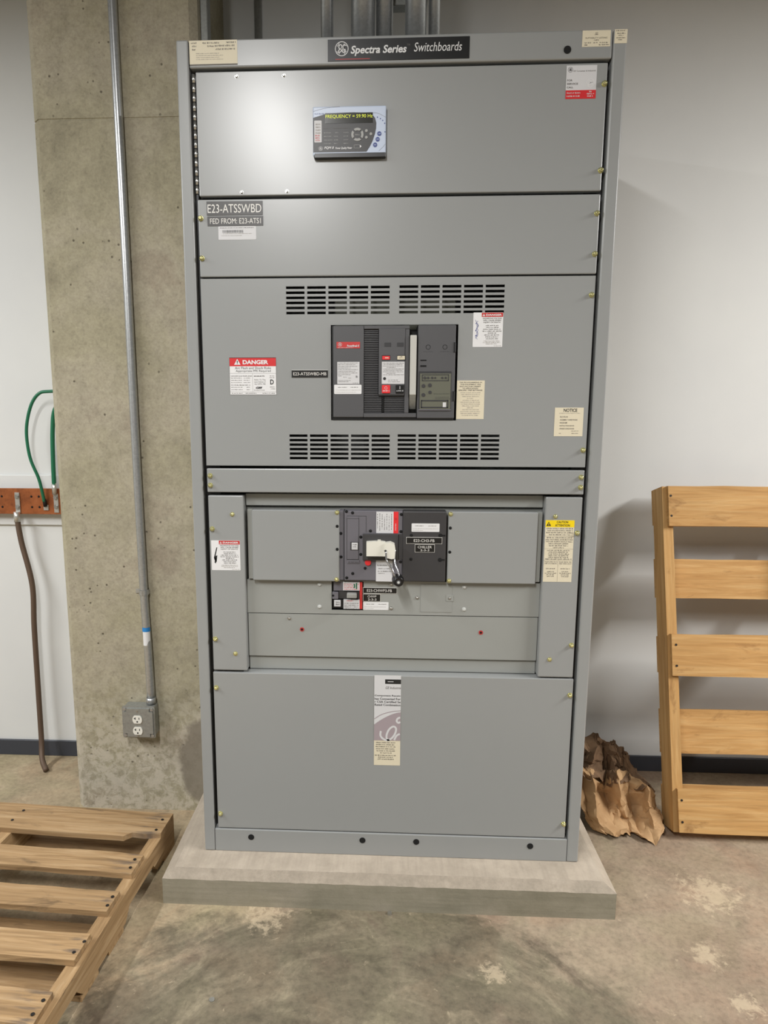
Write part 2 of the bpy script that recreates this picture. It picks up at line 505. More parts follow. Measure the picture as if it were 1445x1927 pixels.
def small_print(lines, x0, x1, y, h, material, parent, align='C', name='small_print', cell=0.62, fill=0.6, rnd=None):
    """rows too small to read: lines = [(z_bottom, start fraction, end fraction)], one little stroke per letter"""
    rnd = rnd or random
    vs, fs = [], []
    for z, a, b in lines:
        x = x0 + (x1 - x0) * a
        xe = x0 + (x1 - x0) * b
        cw = h * cell
        word = rnd.randint(3, 8)
        while x < xe:
            if word == 0:
                word = rnd.randint(2, 9); x += cw * 0.8; continue
            word -= 1
            hh = h * rnd.choice((1, 1, 0.72, 0.72, 0.85))
            i = len(vs)
            wd = cw * fill * rnd.uniform(0.6, 1.2)
            zz = z + (h - hh) * rnd.choice((0, 0, 0.6))
            vs += [(x, y, zz), (x + wd, y, zz), (x + wd, y, zz + hh), (x, y, zz + hh)]
            fs.append((i, i + 1, i + 2, i + 3))
            x += cw
    return from_py(name, vs, fs, material, parent)

def rows(z1, z0, n, spans, h):
    step = (z1 - z0) / max(n - 1, 1)
    out = []
    for i in range(n):
        s = spans[i % len(spans)]
        out.append((z1 - step * i - h / 2, s[0], s[1]))
    return out

def flat(name, outline, y, material, parent):
    bm = bmesh.new()
    bm.faces.new([bm.verts.new((a, y, b)) for a, b in outline])
    me = bpy.data.meshes.new(name)
    bmesh.ops.triangulate(bm, faces=bm.faces)
    for f in bm.faces:
        f.normal_update()
        if f.normal.y > 0: f.normal_flip()
    bm.to_mesh(me); bm.free()
    return mesh_obj(name, me, material, parent)

def ribbon_mesh(strokes, wid, y):
    vs, fs = [], []
    for st in strokes:
        P = catmull([(a, 0, b) for a, b in st], 5)
        for i, p in enumerate(P):
            t = (P[min(i + 1, len(P) - 1)] - P[max(i - 1, 0)])
            nn = Vector((-t.z, 0, t.x)).normalized() * wid / 2
            vs += [(p.x + nn.x, y, p.z + nn.z), (p.x - nn.x, y, p.z - nn.z)]
            if i:
                k = len(vs)
                fs.append((k - 4, k - 3, k - 1, k - 2))
    return vs, fs

MONO = [
    [(-.05, .22), (.0, .42), (-.14, .58), (-.36, .5), (-.46, .22), (-.34, .0), (-.12, .02), (.04, .2), (.02, .0), (-.1, -.34), (-.32, -.5), (-.5, -.36), (-.4, -.16), (-.14, -.06), (.12, .02)],
    [(.5, .4), (.42, .56), (.24, .48), (.18, .26), (.3, .1), (.46, .16), (.28, .06), (.1, -.1), (.08, -.36), (.24, -.52), (.46, -.44), (.56, -.2), (.44, -.08), (.32, -.2), (.38, -.34)],
]
def emblem(cx, cz, r, y, material, parent, name='emblem'):
    """round script monogram in a ring"""
    vs, fs = ribbon_mesh([[(cx + a * r * .95, cz + b * r * .95) for a, b in s] for s in MONO], r * 0.12, y)
    n = 40
    k = len(vs)
    for i in range(n):
        a = 2 * math.pi * i / n
        for q in (1.0, 0.90):
            vs.append((cx + q * r * math.cos(a), y, cz + q * r * math.sin(a)))
    for i in range(n):
        j = (i + 1) % n
        fs.append((k + 2 * i, k + 2 * i + 1, k + 2 * j + 1, k + 2 * j))
    for q in range(4 if r > .008 else 0):   # curls inside the ring
        a0 = 90 * q + 25
        sw = [(cx + rr * r * math.cos(math.radians(a0 + d)), cz + rr * r * math.sin(math.radians(a0 + d))) for d, rr in ((0, .84), (14, .76), (28, .72), (40, .78))]
        v2, f2 = ribbon_mesh([sw], r * 0.08, y)
        o = len(vs); vs += v2; fs += [tuple(i + o for i in f) for f in f2]
    return from_py(name, vs, fs, material, parent)

def empty(name, loc, label, cat, group=None, local=False):
    o = bpy.data.objects.new(name, None)
    o.empty_display_size = 0.05
    col.objects.link(o)
    o.location = loc
    o['label'] = label; o['category'] = cat
    if group: o['group'] = group
    if local: o['_local'] = 1
    return o
def tag(o, label, cat, group=None):
    o['label'] = label; o['category'] = cat
    if group: o['group'] = group
    return o
def struct(o):
    o['kind'] = 'structure'
    return o

# ------------------------------------------------------------------ the room
WY = 0.755      # face of the back wall
CY = 0.37       # face of the concrete column
XL, XR, YF, ZC = -3.6, 6.2, -5.6, 3.7
struct(box('floor', XL - .1, XR + .1, YF - .1, WY + .1, -0.12, 0.0, 'floor_concrete'))
struct(box('wall_back', XL, XR, WY, WY + .1, 0.0, ZC, 'wall_paint'))
struct(box('wall_left', XL - .1, XL, YF, WY, 0.0, ZC, 'far_wall_paint'))
struct(box('wall_right', XR, XR + .1, YF, WY, 0.0, ZC, 'far_wall_paint'))
struct(box('wall_front', XL, XR, YF - .1, YF, 0.0, ZC, 'far_wall_paint'))
struct(box('ceiling', XL, XR, YF, WY, ZC, ZC + .1, 'ceiling_paint'))
struct(box('baseboard_left', XL, -0.585, WY - 0.009, WY, 0.0, 0.069, 'baseboard_rubber', bevel=0.002))
struct(box('baseboard_right', -0.035, XR, WY - 0.009, WY, 0.0, 0.066, 'baseboard_rubber', bevel=0.002))
struct(box('trim_1', XL, -0.585, WY - 0.012, WY, 0.997, 1.2, 'wall_paint', bevel=0.003))   # painted backing board behind the bus bar

# concrete column, chamfered arrises and a formwork joint
def column_outline(ins):
    x0, x1, y0, y1, c = -0.578 + ins, -0.042 - ins, CY + ins, WY, 0.022
    return [(x0, y1), (x0, y0 + c), (x0 + c, y0), (x1 - c, y0), (x1, y0 + c), (x1, y1)]
bm = bmesh.new()
rings = []
for z, ins in ((0, 0), (2.352, 0), (2.3535, .0025), (2.3565, .0025), (2.358, 0), (ZC, 0)):
    rings.append([bm.verts.new((x, y, z)) for x, y in column_outline(ins)])
for a, b in zip(rings, rings[1:]):
    for i in range(6):
        j = (i + 1) % 6
        bm.faces.new((a[i], a[j], b[j], b[i]))
bm.faces.new(rings[0]); bm.faces.new(rings[-1])
tag(from_bm('concrete_column', bm, 'column_concrete'), 'square pitted concrete column with chamfered edges beside the switchboard', 'column')

# housekeeping pad with weathered edge; chamfer colour carries painted shade
def pad():
    x0, x1, y0, y1, z1, zc = -0.1, 1.224, -0.117, WY, 0.1, 0.082
    c = 0.03
    root = empty('concrete_pad', (0.56, 0.3, 0), 'low pale concrete pad with chamfered edge carrying the switchboard', 'pad')
    nx = 70
    # column stands in the back left corner: the pad stops at x = -0.04 behind it
    def ring(xa, xb, ya, z, jz, jx):
        pts = []
        for i in range(nx + 1):
            t = i / nx
            q = noise.noise(Vector((t * 40, z * 50, 3.3)))
            pts.append((xa + (xb - xa) * t, ya + q * jx, z + noise.noise(Vector((t * 55, z * 9, 8.1))) * jz))
        return pts
    front = [ring(x0, x1, y0, 0.0, 0, 0), ring(x0, x1, y0, zc, .0022, .0015), ring(x0 + c, x1 - c, y0 + c, z1, 0, .003)]
    vs, fs = [], []
    for r in front: vs += r
    w_ = nx + 1
    for i in range(nx):
        fs.append((i, i + 1, w_ + i + 1, w_ + i))
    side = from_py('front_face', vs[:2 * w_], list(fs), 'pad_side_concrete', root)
    vt = front[1] + front[2]
    from_py('front_chamfer', vt, [(i, i + 1, w_ + i + 1, w_ + i) for i in range(nx)], 'pad_chamfer_shaded', root)
    ft = []
    k = len(vt)
    # top and the two side chamfers/sides (left side stops at the column face)
    yl = CY
    vt += [(x0 + c, yl, z1), (x1 - c, y1, z1), (x0, yl, zc), (x1, y1, zc), (x0, yl, 0), (x1, y1, 0), (x0, y0, 0), (x1, y0, 0), (-0.04, yl, z1), (-0.04, y1, z1)]
    ft.append(tuple(range(w_, 2 * w_)) + (k + 1, k + 9, k + 8, k))
    ft += [(0, w_, k, k + 2), (w_ - 1, k + 3, k + 1, 2 * w_ - 1), (0, k + 2, k + 4, k + 6), (w_ - 1, k + 7, k + 5, k + 3)]
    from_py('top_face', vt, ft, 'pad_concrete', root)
pad()

# ------------------------------------------------------------------ ceiling strip lights (out of frame, they light the room)
for i, (p, s, wts, c, lab) in enumerate(STRIPS):
    r = empty('strip_light', (p[0], p[1], p[2]), lab, 'light', 'strip lights under the ceiling')
    hx, hy = s[0] / 2, s[1] / 2
    prism('housing', [(p[0] - hx - .02, p[2] + .012), (p[0] + hx + .02, p[2] + .012), (p[0] + hx - .03, p[2] + .09), (p[0] - hx + .03, p[2] + .09)], p[1] - hy - .03, p[1] + hy + .03, 'lamp_housing', r)
    box('lens', p[0] - hx, p[0] + hx, p[1] - hy, p[1] + hy, p[2] + .004, p[2] + .012, 'lamp_lens', r)
    for q in (-1, 1):
        cyl('hanger', (p[0], p[1] + q * hy * .7, p[2] + .09), (0, 0, 1), .006, ZC - p[2] - .09, 'galvanised', r, 8)
    ld = bpy.data.lights.new('strip_light_lamp', 'AREA')
    ld.shape = 'RECTANGLE'; ld.size = s[0]; ld.size_y = s[1]; ld.energy = wts; ld.color = c
    lo = bpy.data.objects.new('strip_light_lamp', ld)
    col.objects.link(lo)
    lo.location = p

# ------------------------------------------------------------------ switchboard
SB = empty('switchboard', (0.5715, 0.3, 0.1), 'tall grey metal switchboard cabinet with breakers, meter and vent slots on a concrete pad', 'switchboard')
W_, H0, H1, D_ = 1.143, 0.1, 2.39, 0.62
PX0, PX1 = 0.0425, 1.0995

# shared screw meshes
def screw_mesh(name, r, h, slot=True, material='zinc_bolt'):
    bm = bmesh.new()
    bm_cyl(bm, (0, 0, 0), (0, -1, 0), r * 1.05, h * .25, 16)
    bm_cyl(bm, (0, -h * .25, 0), (0, -1, 0), r * .86, h * .45, 16)
    bm_cyl(bm, (0, -h * .7, 0), (0, -1, 0), r * .86, h * .3, 16, r * .5)
    if slot:
        bm_box(bm, -r * .42, r * .42, -h * 1.02, -h * .9, -r * .09, r * .09)
    me = bpy.data.meshes.new(name)
    bmesh.ops.recalc_face_normals(bm, faces=bm.faces)
    bm.to_mesh(me); bm.free()
    for p in me.polygons: p.use_smooth = len(p.vertices) == 4
    me.materials.append(M[material])
    return me
ME_BOLT = screw_mesh('bolt', .0068, .010)
ME_STUD = screw_mesh('stud', .0045, .004, False, 'steel_screw')
ME_SCREW = screw_mesh('screw', .0052, .004, True, 'steel_screw')
ME_PUSH = screw_mesh('push_rivet', .0062, .003, False, 'white_nylon')
ME_BRASS = screw_mesh('brass_screw', .0062, .004, True, 'zinc_bolt')
ME_BLACK = screw_mesh('socket_screw', .0042, .002, False, 'hole_black')
def put(name, me, pts, y, parent):
    for x, z in pts:
        o = bpy.data.objects.new(name, me)
        col.objects.link(o)
        o.location = (x, y, z)
        o.rotation_euler = (0, random.uniform(0, 3.1), 0)
        o.parent = parent
        if parent.type == 'EMPTY':
            o.matrix_parent_inverse = Matrix.Translation(-Vector(parent.location))

# frame and shell
POST_Y = -0.004
for a, b in ((0.0, 0.0315), (1.1095, 1.143)):
    bm = bmesh.new(); bm_box(bm, a, b, POST_Y, 0.05, H0, H1, 0.004, 3)
    from_bm('corner_post', bm, 'enamel', SB)
box('side_panel', 0.0, 0.004, 0.05, D_, H0, H1, 'enamel', SB)
box('side_panel', W_ - .004, W_, 0.05, D_, H0, H1, 'enamel', SB)
box('top_panel', 0.004, W_ - .004, 0.03, D_, H1 - .004, H1, 'enamel', SB)
box('back_panel', 0.004, W_ - .004, D_ - .004, D_, H0, H1 - .004, 'enamel', SB)
# inner rails behind the panel edges
boxes('inner_frame', [(0.0315, 0.075, .026, .05, H0, H1 - .01), (1.068, 1.1095, .026, .05, H0, H1 - .01)], 'black_plastic', SB)

hd = box('header_panel', 0.033, 1.108, POST_Y + .001, 0.03, 2.3235, 2.39, 'enamel', SB, 0.004, 3)
cyl('hole_plug', (0.9968, POST_Y + .0008, 2.3452), (0, -1, 0), .0092, .0012, 'hole_black', hd, 24)

# hinged top door
door = box('door', 0.0475, PX1 + .001, 0.0, 0.022, 2.0125, 2.3155, 'enamel', SB, 0.0025, 2)
put('bolt', ME_BOLT, [(1.0938, 2.266), (1.0966, 2.0615)], 0.0, door)
put('stud', ME_STUD, [(.1549, 2.3027), (.2781, 2.3026), (.1619, 2.0211), (.2825, 2.0221)], 0.0, door)
for i in range(13):
    z = 2.018 + i * 0.0226
    cyl('hinge_knuckle', (0.0415, 0.003, z + .001), (0, 0, 1), .0042, .0206, 'steel_screw', door, 10)
# plain cover
cov = box('cover_panel', PX0, PX1 + .001, 0.0, 0.022, 1.807, 2.0045, 'enamel', SB, 0.0025, 2)
put('bolt', ME_BOLT, [(.0495, 1.957), (.0495, 1.855), (1.0932, 1.957), (1.0936, 1.8564)], 0.0, cov)

# vented breaker cover
holes = []
for gx, gz in ((0.2762, 1.7080), (0.5825, 1.7085), (0.2806, 1.3148), (0.5826, 1.3158)):
    pz = 0.0132 if gz > 1.6 else 0.0125
    for i in range(5):
        for j in range(6):
            holes.append((gx + i * 0.0574, gx + i * 0.0574 + 0.0505, gz + j * pz, gz + j * pz + 0.0069))
holes.append((0.3975, 0.7425, 1.4235, 1.6795))
vent = sheet('vented_panel', PX0 + .0005, PX1, 1.2965, 1.802, 0.0, 0.0035, holes, 'enamel', SB)
boxes('panel_flange', [(PX0 + .0005, PX0 + .003, .0035, .024, 1.2965, 1.802), (PX1 - .0025, PX1, .0035, .024, 1.2965, 1.802), (PX0 + .003, PX1 - .0025, .0035, .024, 1.2965, 1.299), (PX0 + .003, PX1 - .0025, .0035, .024, 1.7995, 1.802)], 'enamel', vent)
put('bolt', ME_BOLT, [(1.0912, 1.7532), (1.0915, 1.3436)], 0.0, vent)
# cross strip
strip = box('cross_strip', PX0 + .001, PX1 - .0005, -.002, 0.022, 1.2205, 1.288, 'enamel', SB, 0.0025, 2)
put('bolt', ME_BOLT, [(.0528, 1.2676), (.0528, 1.2403), (1.0898, 1.269), (1.0899, 1.241)], -.002, strip)
# two tall filler panels flanking the feeder breakers
fl = box('filler_panel', PX0 + .0015, 0.1455, 0.0, 0.045, 0.688, 1.211, 'enamel', SB, 0.003, 2)
put('bolt', ME_BOLT, [(.0535, 1.1145), (.0525, .7851)], 0.0, fl)
put('brass_screw', ME_BRASS, [(.1128, 1.1568), (.1111, .7403)], 0.0, fl)
fr = box('filler_panel', 0.9975, PX1 - .001, 0.0, 0.045, 0.686, 1.213, 'enamel', SB, 0.003, 2)
put('bolt', ME_BOLT, [(1.0881, 1.1124), (1.0891, .7846)], 0.0, fr)
put('brass_screw', ME_BRASS, [(1.0255, 1.1585), (1.0292, .7402)], 0.0, fr)
# recessed strips between the fillers
RY = 0.03
box('recess_strip', 0.146, 0.997, RY, 0.05, 1.1785, 1.2145, 'enamel_inner', SB, .002)
box('recess_strip', 0.146, 0.997, RY + .012, 0.05, 0.9645, 1.1745, 'enamel_inner', SB)
r2_ = sheet('breaker_strip', 0.146, 0.997, 0.8605, 0.961, 0.022, 0.024, [(0.3955, 0.489, 0.8725, 0.9582)], 'enamel_inner', SB)
boxes('strip_flange', [(0.146, .997, .024, .05, .8605, .8625), (0.146, .997, .024, .05, .959, .961)], 'enamel_inner', r2_)
put('push_rivet', ME_PUSH, [(.360, .9489), (.3596, .8815), (.7811, .9468), (.7815, .88)], .022, r2_)
put('screw', ME_SCREW, [(.5693, .9518), (.57, .8799), (.6453, .9131), (.7392, .9129)], .022, r2_)
# knockout plate outline, raised
kp = boxes('knockout_plate', [(0.6555, 0.7465, .0208, .022, 0.870, 0.953)], 'enamel_inner', r2_, .0006)
boxes('plate_tab', [(0.7285, 0.7505, .0196, .022, .9035, .9225)], 'enamel_inner', r2_, .0006)
r3_ = box('recess_strip', 0.146, 0.997, 0.024, 0.05, 0.7255, 0.8585, 'enamel_inner', SB, .002)
put('screw', ME_SCREW, [(.2695, .8444)], .024, r3_)
for x, z in ((.307, .8108), (.8327, .8102)):
    cyl('red_bushing', (x, .024, z), (0, -1, 0), .0062, .0015, 'red_dull', r3_, 16)
    cyl('bushing_hole', (x, .0225, z), (0, -1, 0), .0034, .0006, 'hole_black', r3_, 12)
box('recess_strip', 0.146, 0.997, 0.032, 0.05, 0.683, 0.7235, 'enamel_inner', SB, .002)
# lower cover with its top flange and the base channel
low = box('cover_panel', PX0 - .0005, PX1 + .002, 0.0, 0.04, 0.176, 0.6815, 'enamel', SB, 0.0025, 2)
put('bolt', ME_BOLT, [(.0506, .6335), (.0512, .2245), (1.0924, .6328), (1.0947, .2239)], 0.0, low)
bs = box('base_channel', 0.0325, 1.1085, POST_Y + .001, 0.05, 0.1, 0.1735, 'enamel', SB, 0.002, 2)
for x, z in ((.1455, .1494), (.4896, .1504), (.654, .1508), (.9982, .1485)):
    cyl('hole_plug', (x, POST_Y + .0008, z), (0, -1, 0), .0092, .0012, 'hole_black', bs, 24)

# ---- labels on the switchboard: a part each, their print as sub-parts
E_ = 0.0005
def label(name, x0, x1, z0, z1, y, material, bev=None):
    """thin plate lying on a surface at y"""
    o = prism(name, rrect(x0, x1, z0, z1, bev), y - E_, y, material, SB) if bev else box(name, x0, x1, y - E_, y, z0, z1, material, SB)
    return o, y - E_ - .0002
def T(o, yy, s, x0, x1, z0, z1, mt='ink', shear=0, bold=0.0):
    return text(s, x0, x1, z0, z1, yy, mt, o, shear, bold)

HY = POST_Y + .001
# header nameplate
o = box('nameplate', .3926, .7520, HY - .0015, HY, 2.3312, 2.3817, 'black_plastic', SB); yy = HY - .0017
emblem(.4283, 2.3597, .0172, yy, 'print_white', o)
T(o, yy, 'Spectra Series', .4510, .5935, 2.3420, 2.3662, 'print_white', .22, .025)
T(o, yy, 'TM', .594, .602, 2.3625, 2.3675, 'ink_soft')
T(o, yy, 'Switchboards', .6120, .7330, 2.3490, 2.3700, 'print_white', .22)
box('red_line', .412, .50, yy - .0001, yy, 2.3345, 2.3360, 'red_dull', o)
# rating label, top left
o, yy = label('rating_label', .0345, .1591, 2.3291, 2.3877, HY, 'cream_label')
small_print([(2.380, .04, .16), (2.3795, .28, .62), (2.380, .78, .97), (2.3725, .06, .14), (2.372, .38, .58), (2.3725, .6, .95), (2.3645, .06, .12), (2.3645, .55, .95)], .0345, .1591, yy, .0040, 'ink_soft', o)
small_print(rows(2.357, 2.343, 4, [(.14, .62), (.14, .7)], .002), .0345, .1591, yy, .002, 'ink_pale', o)
box('dark_edge', .0345, .1591, yy - .0002, yy, 2.3291, 2.3318, 'ink_soft', o)
# two small labels, top right
o, yy = label('listing_label', 1.0324, 1.102, 2.3509, 2.3880, HY, 'cream_label')
T(o, yy, 'SUITABILITY LISTING', 1.040, 1.094, 2.3690, 2.3725, 'ink_soft')
small_print([(2.381, .46, .54), (2.3775, .44, .56), (2.3645, .42, .6), (2.3585, .08, .3), (2.3585, .4, .52), (2.3585, .62, .9), (2.3535, .08, .2), (2.3535, .6, .95)], 1.0324, 1.102, yy, .0028, 'ink_soft', o)
o, yy = label('listing_label', 1.1115, 1.1425, 2.3569, 2.3885, POST_Y, 'cream_label')
small_print([(2.384, .1, .9), (2.378, .2, .85), (2.3735, .3, .7), (2.368, .15, .85), (2.3635, .3, .6)], 1.1115, 1.1425, yy, .0026, 'ink_soft', o)
# service sticker
o, yy = label('service_sticker', .9979, 1.0736, 2.2324, 2.3102, 0.0, 'label_grey_white')
box('red_band', .9979, 1.0736, yy - .0001, yy + .0001, 2.2324, 2.2525, 'red', o)
emblem(1.0075, 2.3005, .0062, yy, 'ink', o)
T(o, yy, 'GE Consumer & Industrial', 1.0150, 1.0700, 2.2955, 2.2990, 'ink_soft')
for i, s in enumerate(('FOR', 'SERVICE', 'CALL')):
    T(o, yy, s, 1.0005, 1.0005 + (.013, .0275, .016)[i], 2.2735 - i * .0082, 2.2780 - i * .0082, 'ink_soft', 0, .02)
small_print([(2.2445, .04, .5), (2.2370, .04, .46), (2.2470, .78, .84), (2.2420, .7, .92), (2.2365, .72, .9)], .9979, 1.0736, yy - .0003, .0034, 'label_grey_white', o)
emblem(1.0590, 2.2690, .0100, yy, 'white_label', o)
# engraved designation plates
o = box('engraved_plate', .0664, .2168, -.0016, 0.0, 1.9641, 1.9990, 'engraved_grey', SB); yy = -.0018
T(o, yy, 'E23-ATSSWBD', .0690, .2135, 1.9700, 1.9915, 'engraved_white')
o = box('engraved_plate', .0675, .2175, -.0016, 0.0, 1.9375, 1.9612, 'engraved_grey', SB)
T(o, yy, 'FED FROM: E23-ATS1', .0745, .2115, 1.9425, 1.9560, 'engraved_white')
o, yy = label('barcode_sticker', .0960, .1981, 1.9021, 1.9362, 0.0, 'label_grey_white', .002)
small_print([(1.9310, .04, .93)], .096, .1981, yy, .0022, 'ink_soft', o)
small_print([(1.9165, .12, .88), (1.9115, .08, .62)], .096, .1981, yy, .0018, 'ink_pale', o)
vs, fs = [], []
x = .1075
while x < .163:
    wd = random.choice((.0004, .0006, .0009)); k = len(vs)
    vs += [(x, yy, 1.9195), (x + wd, yy, 1.9195), (x + wd, yy, 1.9265), (x, yy, 1.9265)]; fs.append((k, k + 1, k + 2, k + 3)); x += wd + random.choice((.0006, .0009, .0012))
from_py('barcode', vs, fs, 'ink', o)
o = box('engraved_plate', .2892, .3891, -.0016, 0.0, 1.5400, 1.5592, 'engraved_black', SB)
box('white_rim', .2892, .3891, -.0014, -.0002, 1.5590, 1.5600, 'engraved_white', o)
T(o, -.0018, 'E23-ATSSWBD-MB', .2935, .3850, 1.5455, 1.5538, 'engraved_white')

def hazard_triangle(o, cx, cz, r, y, mt, mt2):
    flat('warning_triangle', [(cx - r, cz - r * .8), (cx + r, cz - r * .8), (cx, cz + r)], y, mt, o)
    flat('exclamation', [(cx - r * .12, cz - r * .3), (cx + r * .12, cz - r * .3), (cx + r * .16, cz + r * .4), (cx - r * .16, cz + r * .4)], y - .0002, mt2, o)
    flat('exclamation_dot', [(cx - r * .12, cz - r * .62), (cx + r * .12, cz - r * .62), (cx + r * .12, cz - r * .42), (cx - r * .12, cz - r * .42)], y - .0002, mt2, o)

# arc flash danger label
o, yy = label('danger_label', .1159, .2463, 1.4929, 1.5940, 0.0, 'white_label')
box('dark_border', .1159, .2463, yy + .0001, yy + .0002, 1.5925, 1.5940, 'ink', o)
box('red_band', .1168, .2455, yy - .0001, yy + .0001, 1.5705, 1.5925, 'red', o)
hazard_triangle(o, .1385, 1.5815, .0088, yy - .0003, 'white_label', 'ink')
T(o, yy - .0003, 'DANGER', .1535, .2245, 1.5755, 1.5870, 'white_label', 0, .04)
T(o, yy, 'Arc Flash and Shock Risks', .1315, .2320, 1.5625, 1.5690, 'ink')
T(o, yy, 'Appropriate PPE Required', .1335, .2310, 1.5535, 1.5605, 'ink')
lines = [(.117, .2455, 1.5510, 1.5514), (.117, .2455, 1.5008, 1.5012), (.1800, .1804, 1.5012, 1.5510), (.1172, .2455, 1.4929, 1.4936), (.1160, .1167, 1.4929, 1.594), (.2456, .2463, 1.4929, 1.594)]
boxes('ruled_lines', [(a, b, yy, yy + .0002, c, d) for a, b, c, d in lines], 'ink_soft', o)
small_print([(1.5425, .03, .48), (1.5180, .03, .44)], .1159, .2463, yy, .0030, 'ink_soft', o)
small_print(rows(1.5385, 1.5265, 3, [(.03, .26)], .0022) + rows(1.5385, 1.5265, 3, [(.3, .44)], .0022) + rows(1.5135, 1.5070, 2, [(.03, .28)], .0022) + rows(1.5135, 1.5070, 2, [(.36, .43)], .0022), .1159, .2463, yy, .0022, 'ink_soft', o)
T(o, yy, 'MINIMUM PPE', .1840, .2135, 1.5420, 1.5452, 'ink_soft', 0, .02)
for i, s in enumerate(('Refer To The', 'latest Edition of', 'the NFPA 70E')):
    T(o, yy, s, .1850, .2160, 1.5320 - i * .0058, 1.5358 - i * .0058, 'ink_soft')
T(o, yy, 'D', .2290, .2390, 1.5210, 1.5345, 'ink', 0, .03)
T(o, yy, 'GEI', .1885, .2070, 1.5095, 1.5150, 'ink', .35, .06)
small_print([(1.5045, .52, .74), (1.543, .86, .96), (1.5385, .86, .96), (1.5130, .86, .97), (1.5080, .88, .96), (1.4960, .04, .26), (1.4960, .34, .58), (1.4960, .7, .97)], .1159, .2463, yy, .0024, 'ink_soft', o)

def shock_label(x0, x1, z0, z1, y, split, ink_left):
    o, yy = label('danger_label', x0, x1, z0, z1, y, 'white_label', .0015)
    xs = x0 + (x1 - x0) * split
    box('red_band', xs, x1 - .0006, yy - .0001, yy + .0001, z1 - .0115, z1 - .0006, 'red_dull', o)
    hazard_triangle(o, xs + .0055, z1 - .0066, .0036, yy - .0003, 'white_label', 'red_dull')
    T(o, yy - .0003, 'DANGER', xs + .0115, x1 - .004, z1 - .0090, z1 - .0038, 'white_label', 0, .03)
    zt = z1 - .0155
    L = ('HAZARDOUS VOLTAGE', 'WILL CAUSE SEVERE', 'INJURY OR DEATH.')
    for i, s in enumerate(L):
        T(o, yy, s, xs + .003 + i * .001, x1 - .004 - i * .001, zt - i * .0055 - .0016, zt - i * .0055 + .0022, 'ink_soft', 0, .02)
    small_print(rows(zt - .0185, z0 + .0215, 8, [(.18, .8), (.2, .82), (.05, .92), (.02, .95), (.3, .72), (.12, .85)], .0030), xs + .002, x1 - .002, yy, .0030, 'ink_soft', o)
    small_print(rows(z0 + .0155, z0 + .0080, 3, [(.08, .9), (.06, .92), (.2, .75)], .0024), xs + .002, x1 - .002, yy, .0024, 'ink_pale', o)
    small_print([(z0 + .0022, .6, .95)], xs, x1, yy, .0016, 'ink_pale', o)
    return o, yy
o, yy = shock_label(.0490, .1329, .9929, 1.0808, 0.0, .27, 0)
flat('lightning_bolt', [(.0640, 1.0600), (.0560, 1.0300), (.0615, 1.0318), (.0590, 1.0180), (.0562, 1.0180), (.0605, 1.0125), (.0638, 1.0190), (.0614, 1.0186), (.0662, 1.0370), (.0610, 1.0352), (.0668, 1.0600)], yy, 'ink', o)
o, yy = shock_label(.7818, .8612, 1.6199, 1.7099, 0.0, .28, 1)
rnd = random.Random(4)
scr = [[(.790 + rnd.uniform(-.003, .006), 1.690 - i * .0042 + rnd.uniform(-.004, .004)) for i in range(12)] for _ in range(3)]
vs, fs = ribbon_mesh(scr, .0009, yy)
from_py('pen_scribble', vs, fs, 'ink_blue', o)
# cream trip-setting label
o, yy = label('setting_label', .7425, .8176, 1.4275, 1.5313, 0.0, 'cream_label')
for i, (s, a, b) in enumerate((('THE PROGRAMMER(S) IN', .08, .90), ('THIS EQUIPMENT ARE', .12, .86), ('NOT FACTORY PRESET', .10, .86), ('TO APPLICATION', .20, .76), ('SPECIFIC TRIP SETTINGS', .06, .92))):
    T(o, yy, s, .7425 + .0751 * a, .7425 + .0751 * b, 1.5240 - i * .0052, 1.5276 - i * .0052, 'ink_soft', 0, .02)
small_print(rows(1.4985, 1.4375, 13, [(.14, .86), (.16, .84), (.2, .8), (.38, .6), (.22, .8)], .0024), .7425, .8176, yy, .0024, 'ink_pale', o)
# notice label
o, yy = label('notice_label', 1.0099, 1.0873, 1.3812, 1.4587, 0.0, 'cream_label')
T(o, yy, 'NOTICE', 1.0335, 1.0700, 1.4470, 1.4560, 'ink', 0, .02)
small_print([(1.4425, .16, .88)], 1.0099, 1.0873, yy, .0020, 'ink_pale', o)
for i, (s, b) in enumerate((('BUS SPLICE', .46), ('ASSEMBLY HARDWARE', .80), ('DIAGRAMS', .45), ('INSTRUCTION BOOK', .70), ('SPARES HARDWARE', .70))):
    T(o, yy, s, 1.0245, 1.0099 + .0774 * b, 1.4318 - i * .0080, 1.4356 - i * .0080, 'ink_soft', 0, .01)
small_print([(1.3945, .6, .85), (1.3880, .18, .24), (1.3880, .62, .84)], 1.0099, 1.0873, yy, .0022, 'ink_soft', o)
# caution label
o, yy = label('caution_label', .9993, 1.0790, .9710, 1.1481, 0.0, 'cream_label')
box('yellow_band', .9993, 1.0790, yy - .0001, yy + .0001, 1.1285, 1.1481, 'yellow', o)
hazard_triangle(o, 1.0080, 1.1370, .0066, yy - .0003, 'ink', 'yellow')
T(o, yy - .0003, 'CAUTION', 1.0300, 1.0615, 1.1400, 1.1460, 'ink', 0, .02)
T(o, yy - .0003, 'ATTENTION', 1.0260, 1.0665, 1.1305, 1.1370, 'ink', 0, .02)
x0, x1 = .9993, 1.0790
small_print(rows(1.1245, 1.1070, 4, [(.04, .94), (.08, .95), (.04, .96), (.14, .86)], .0034), x0, x1, yy, .0034, 'ink_soft', o)
small_print(rows(1.0985, 1.0700, 6, [(.06, .94), (.03, .97), (.04, .95), (.14, .84), (.16, .82), (.3, .66)], .0034), x0, x1, yy, .0034, 'ink_soft', o)
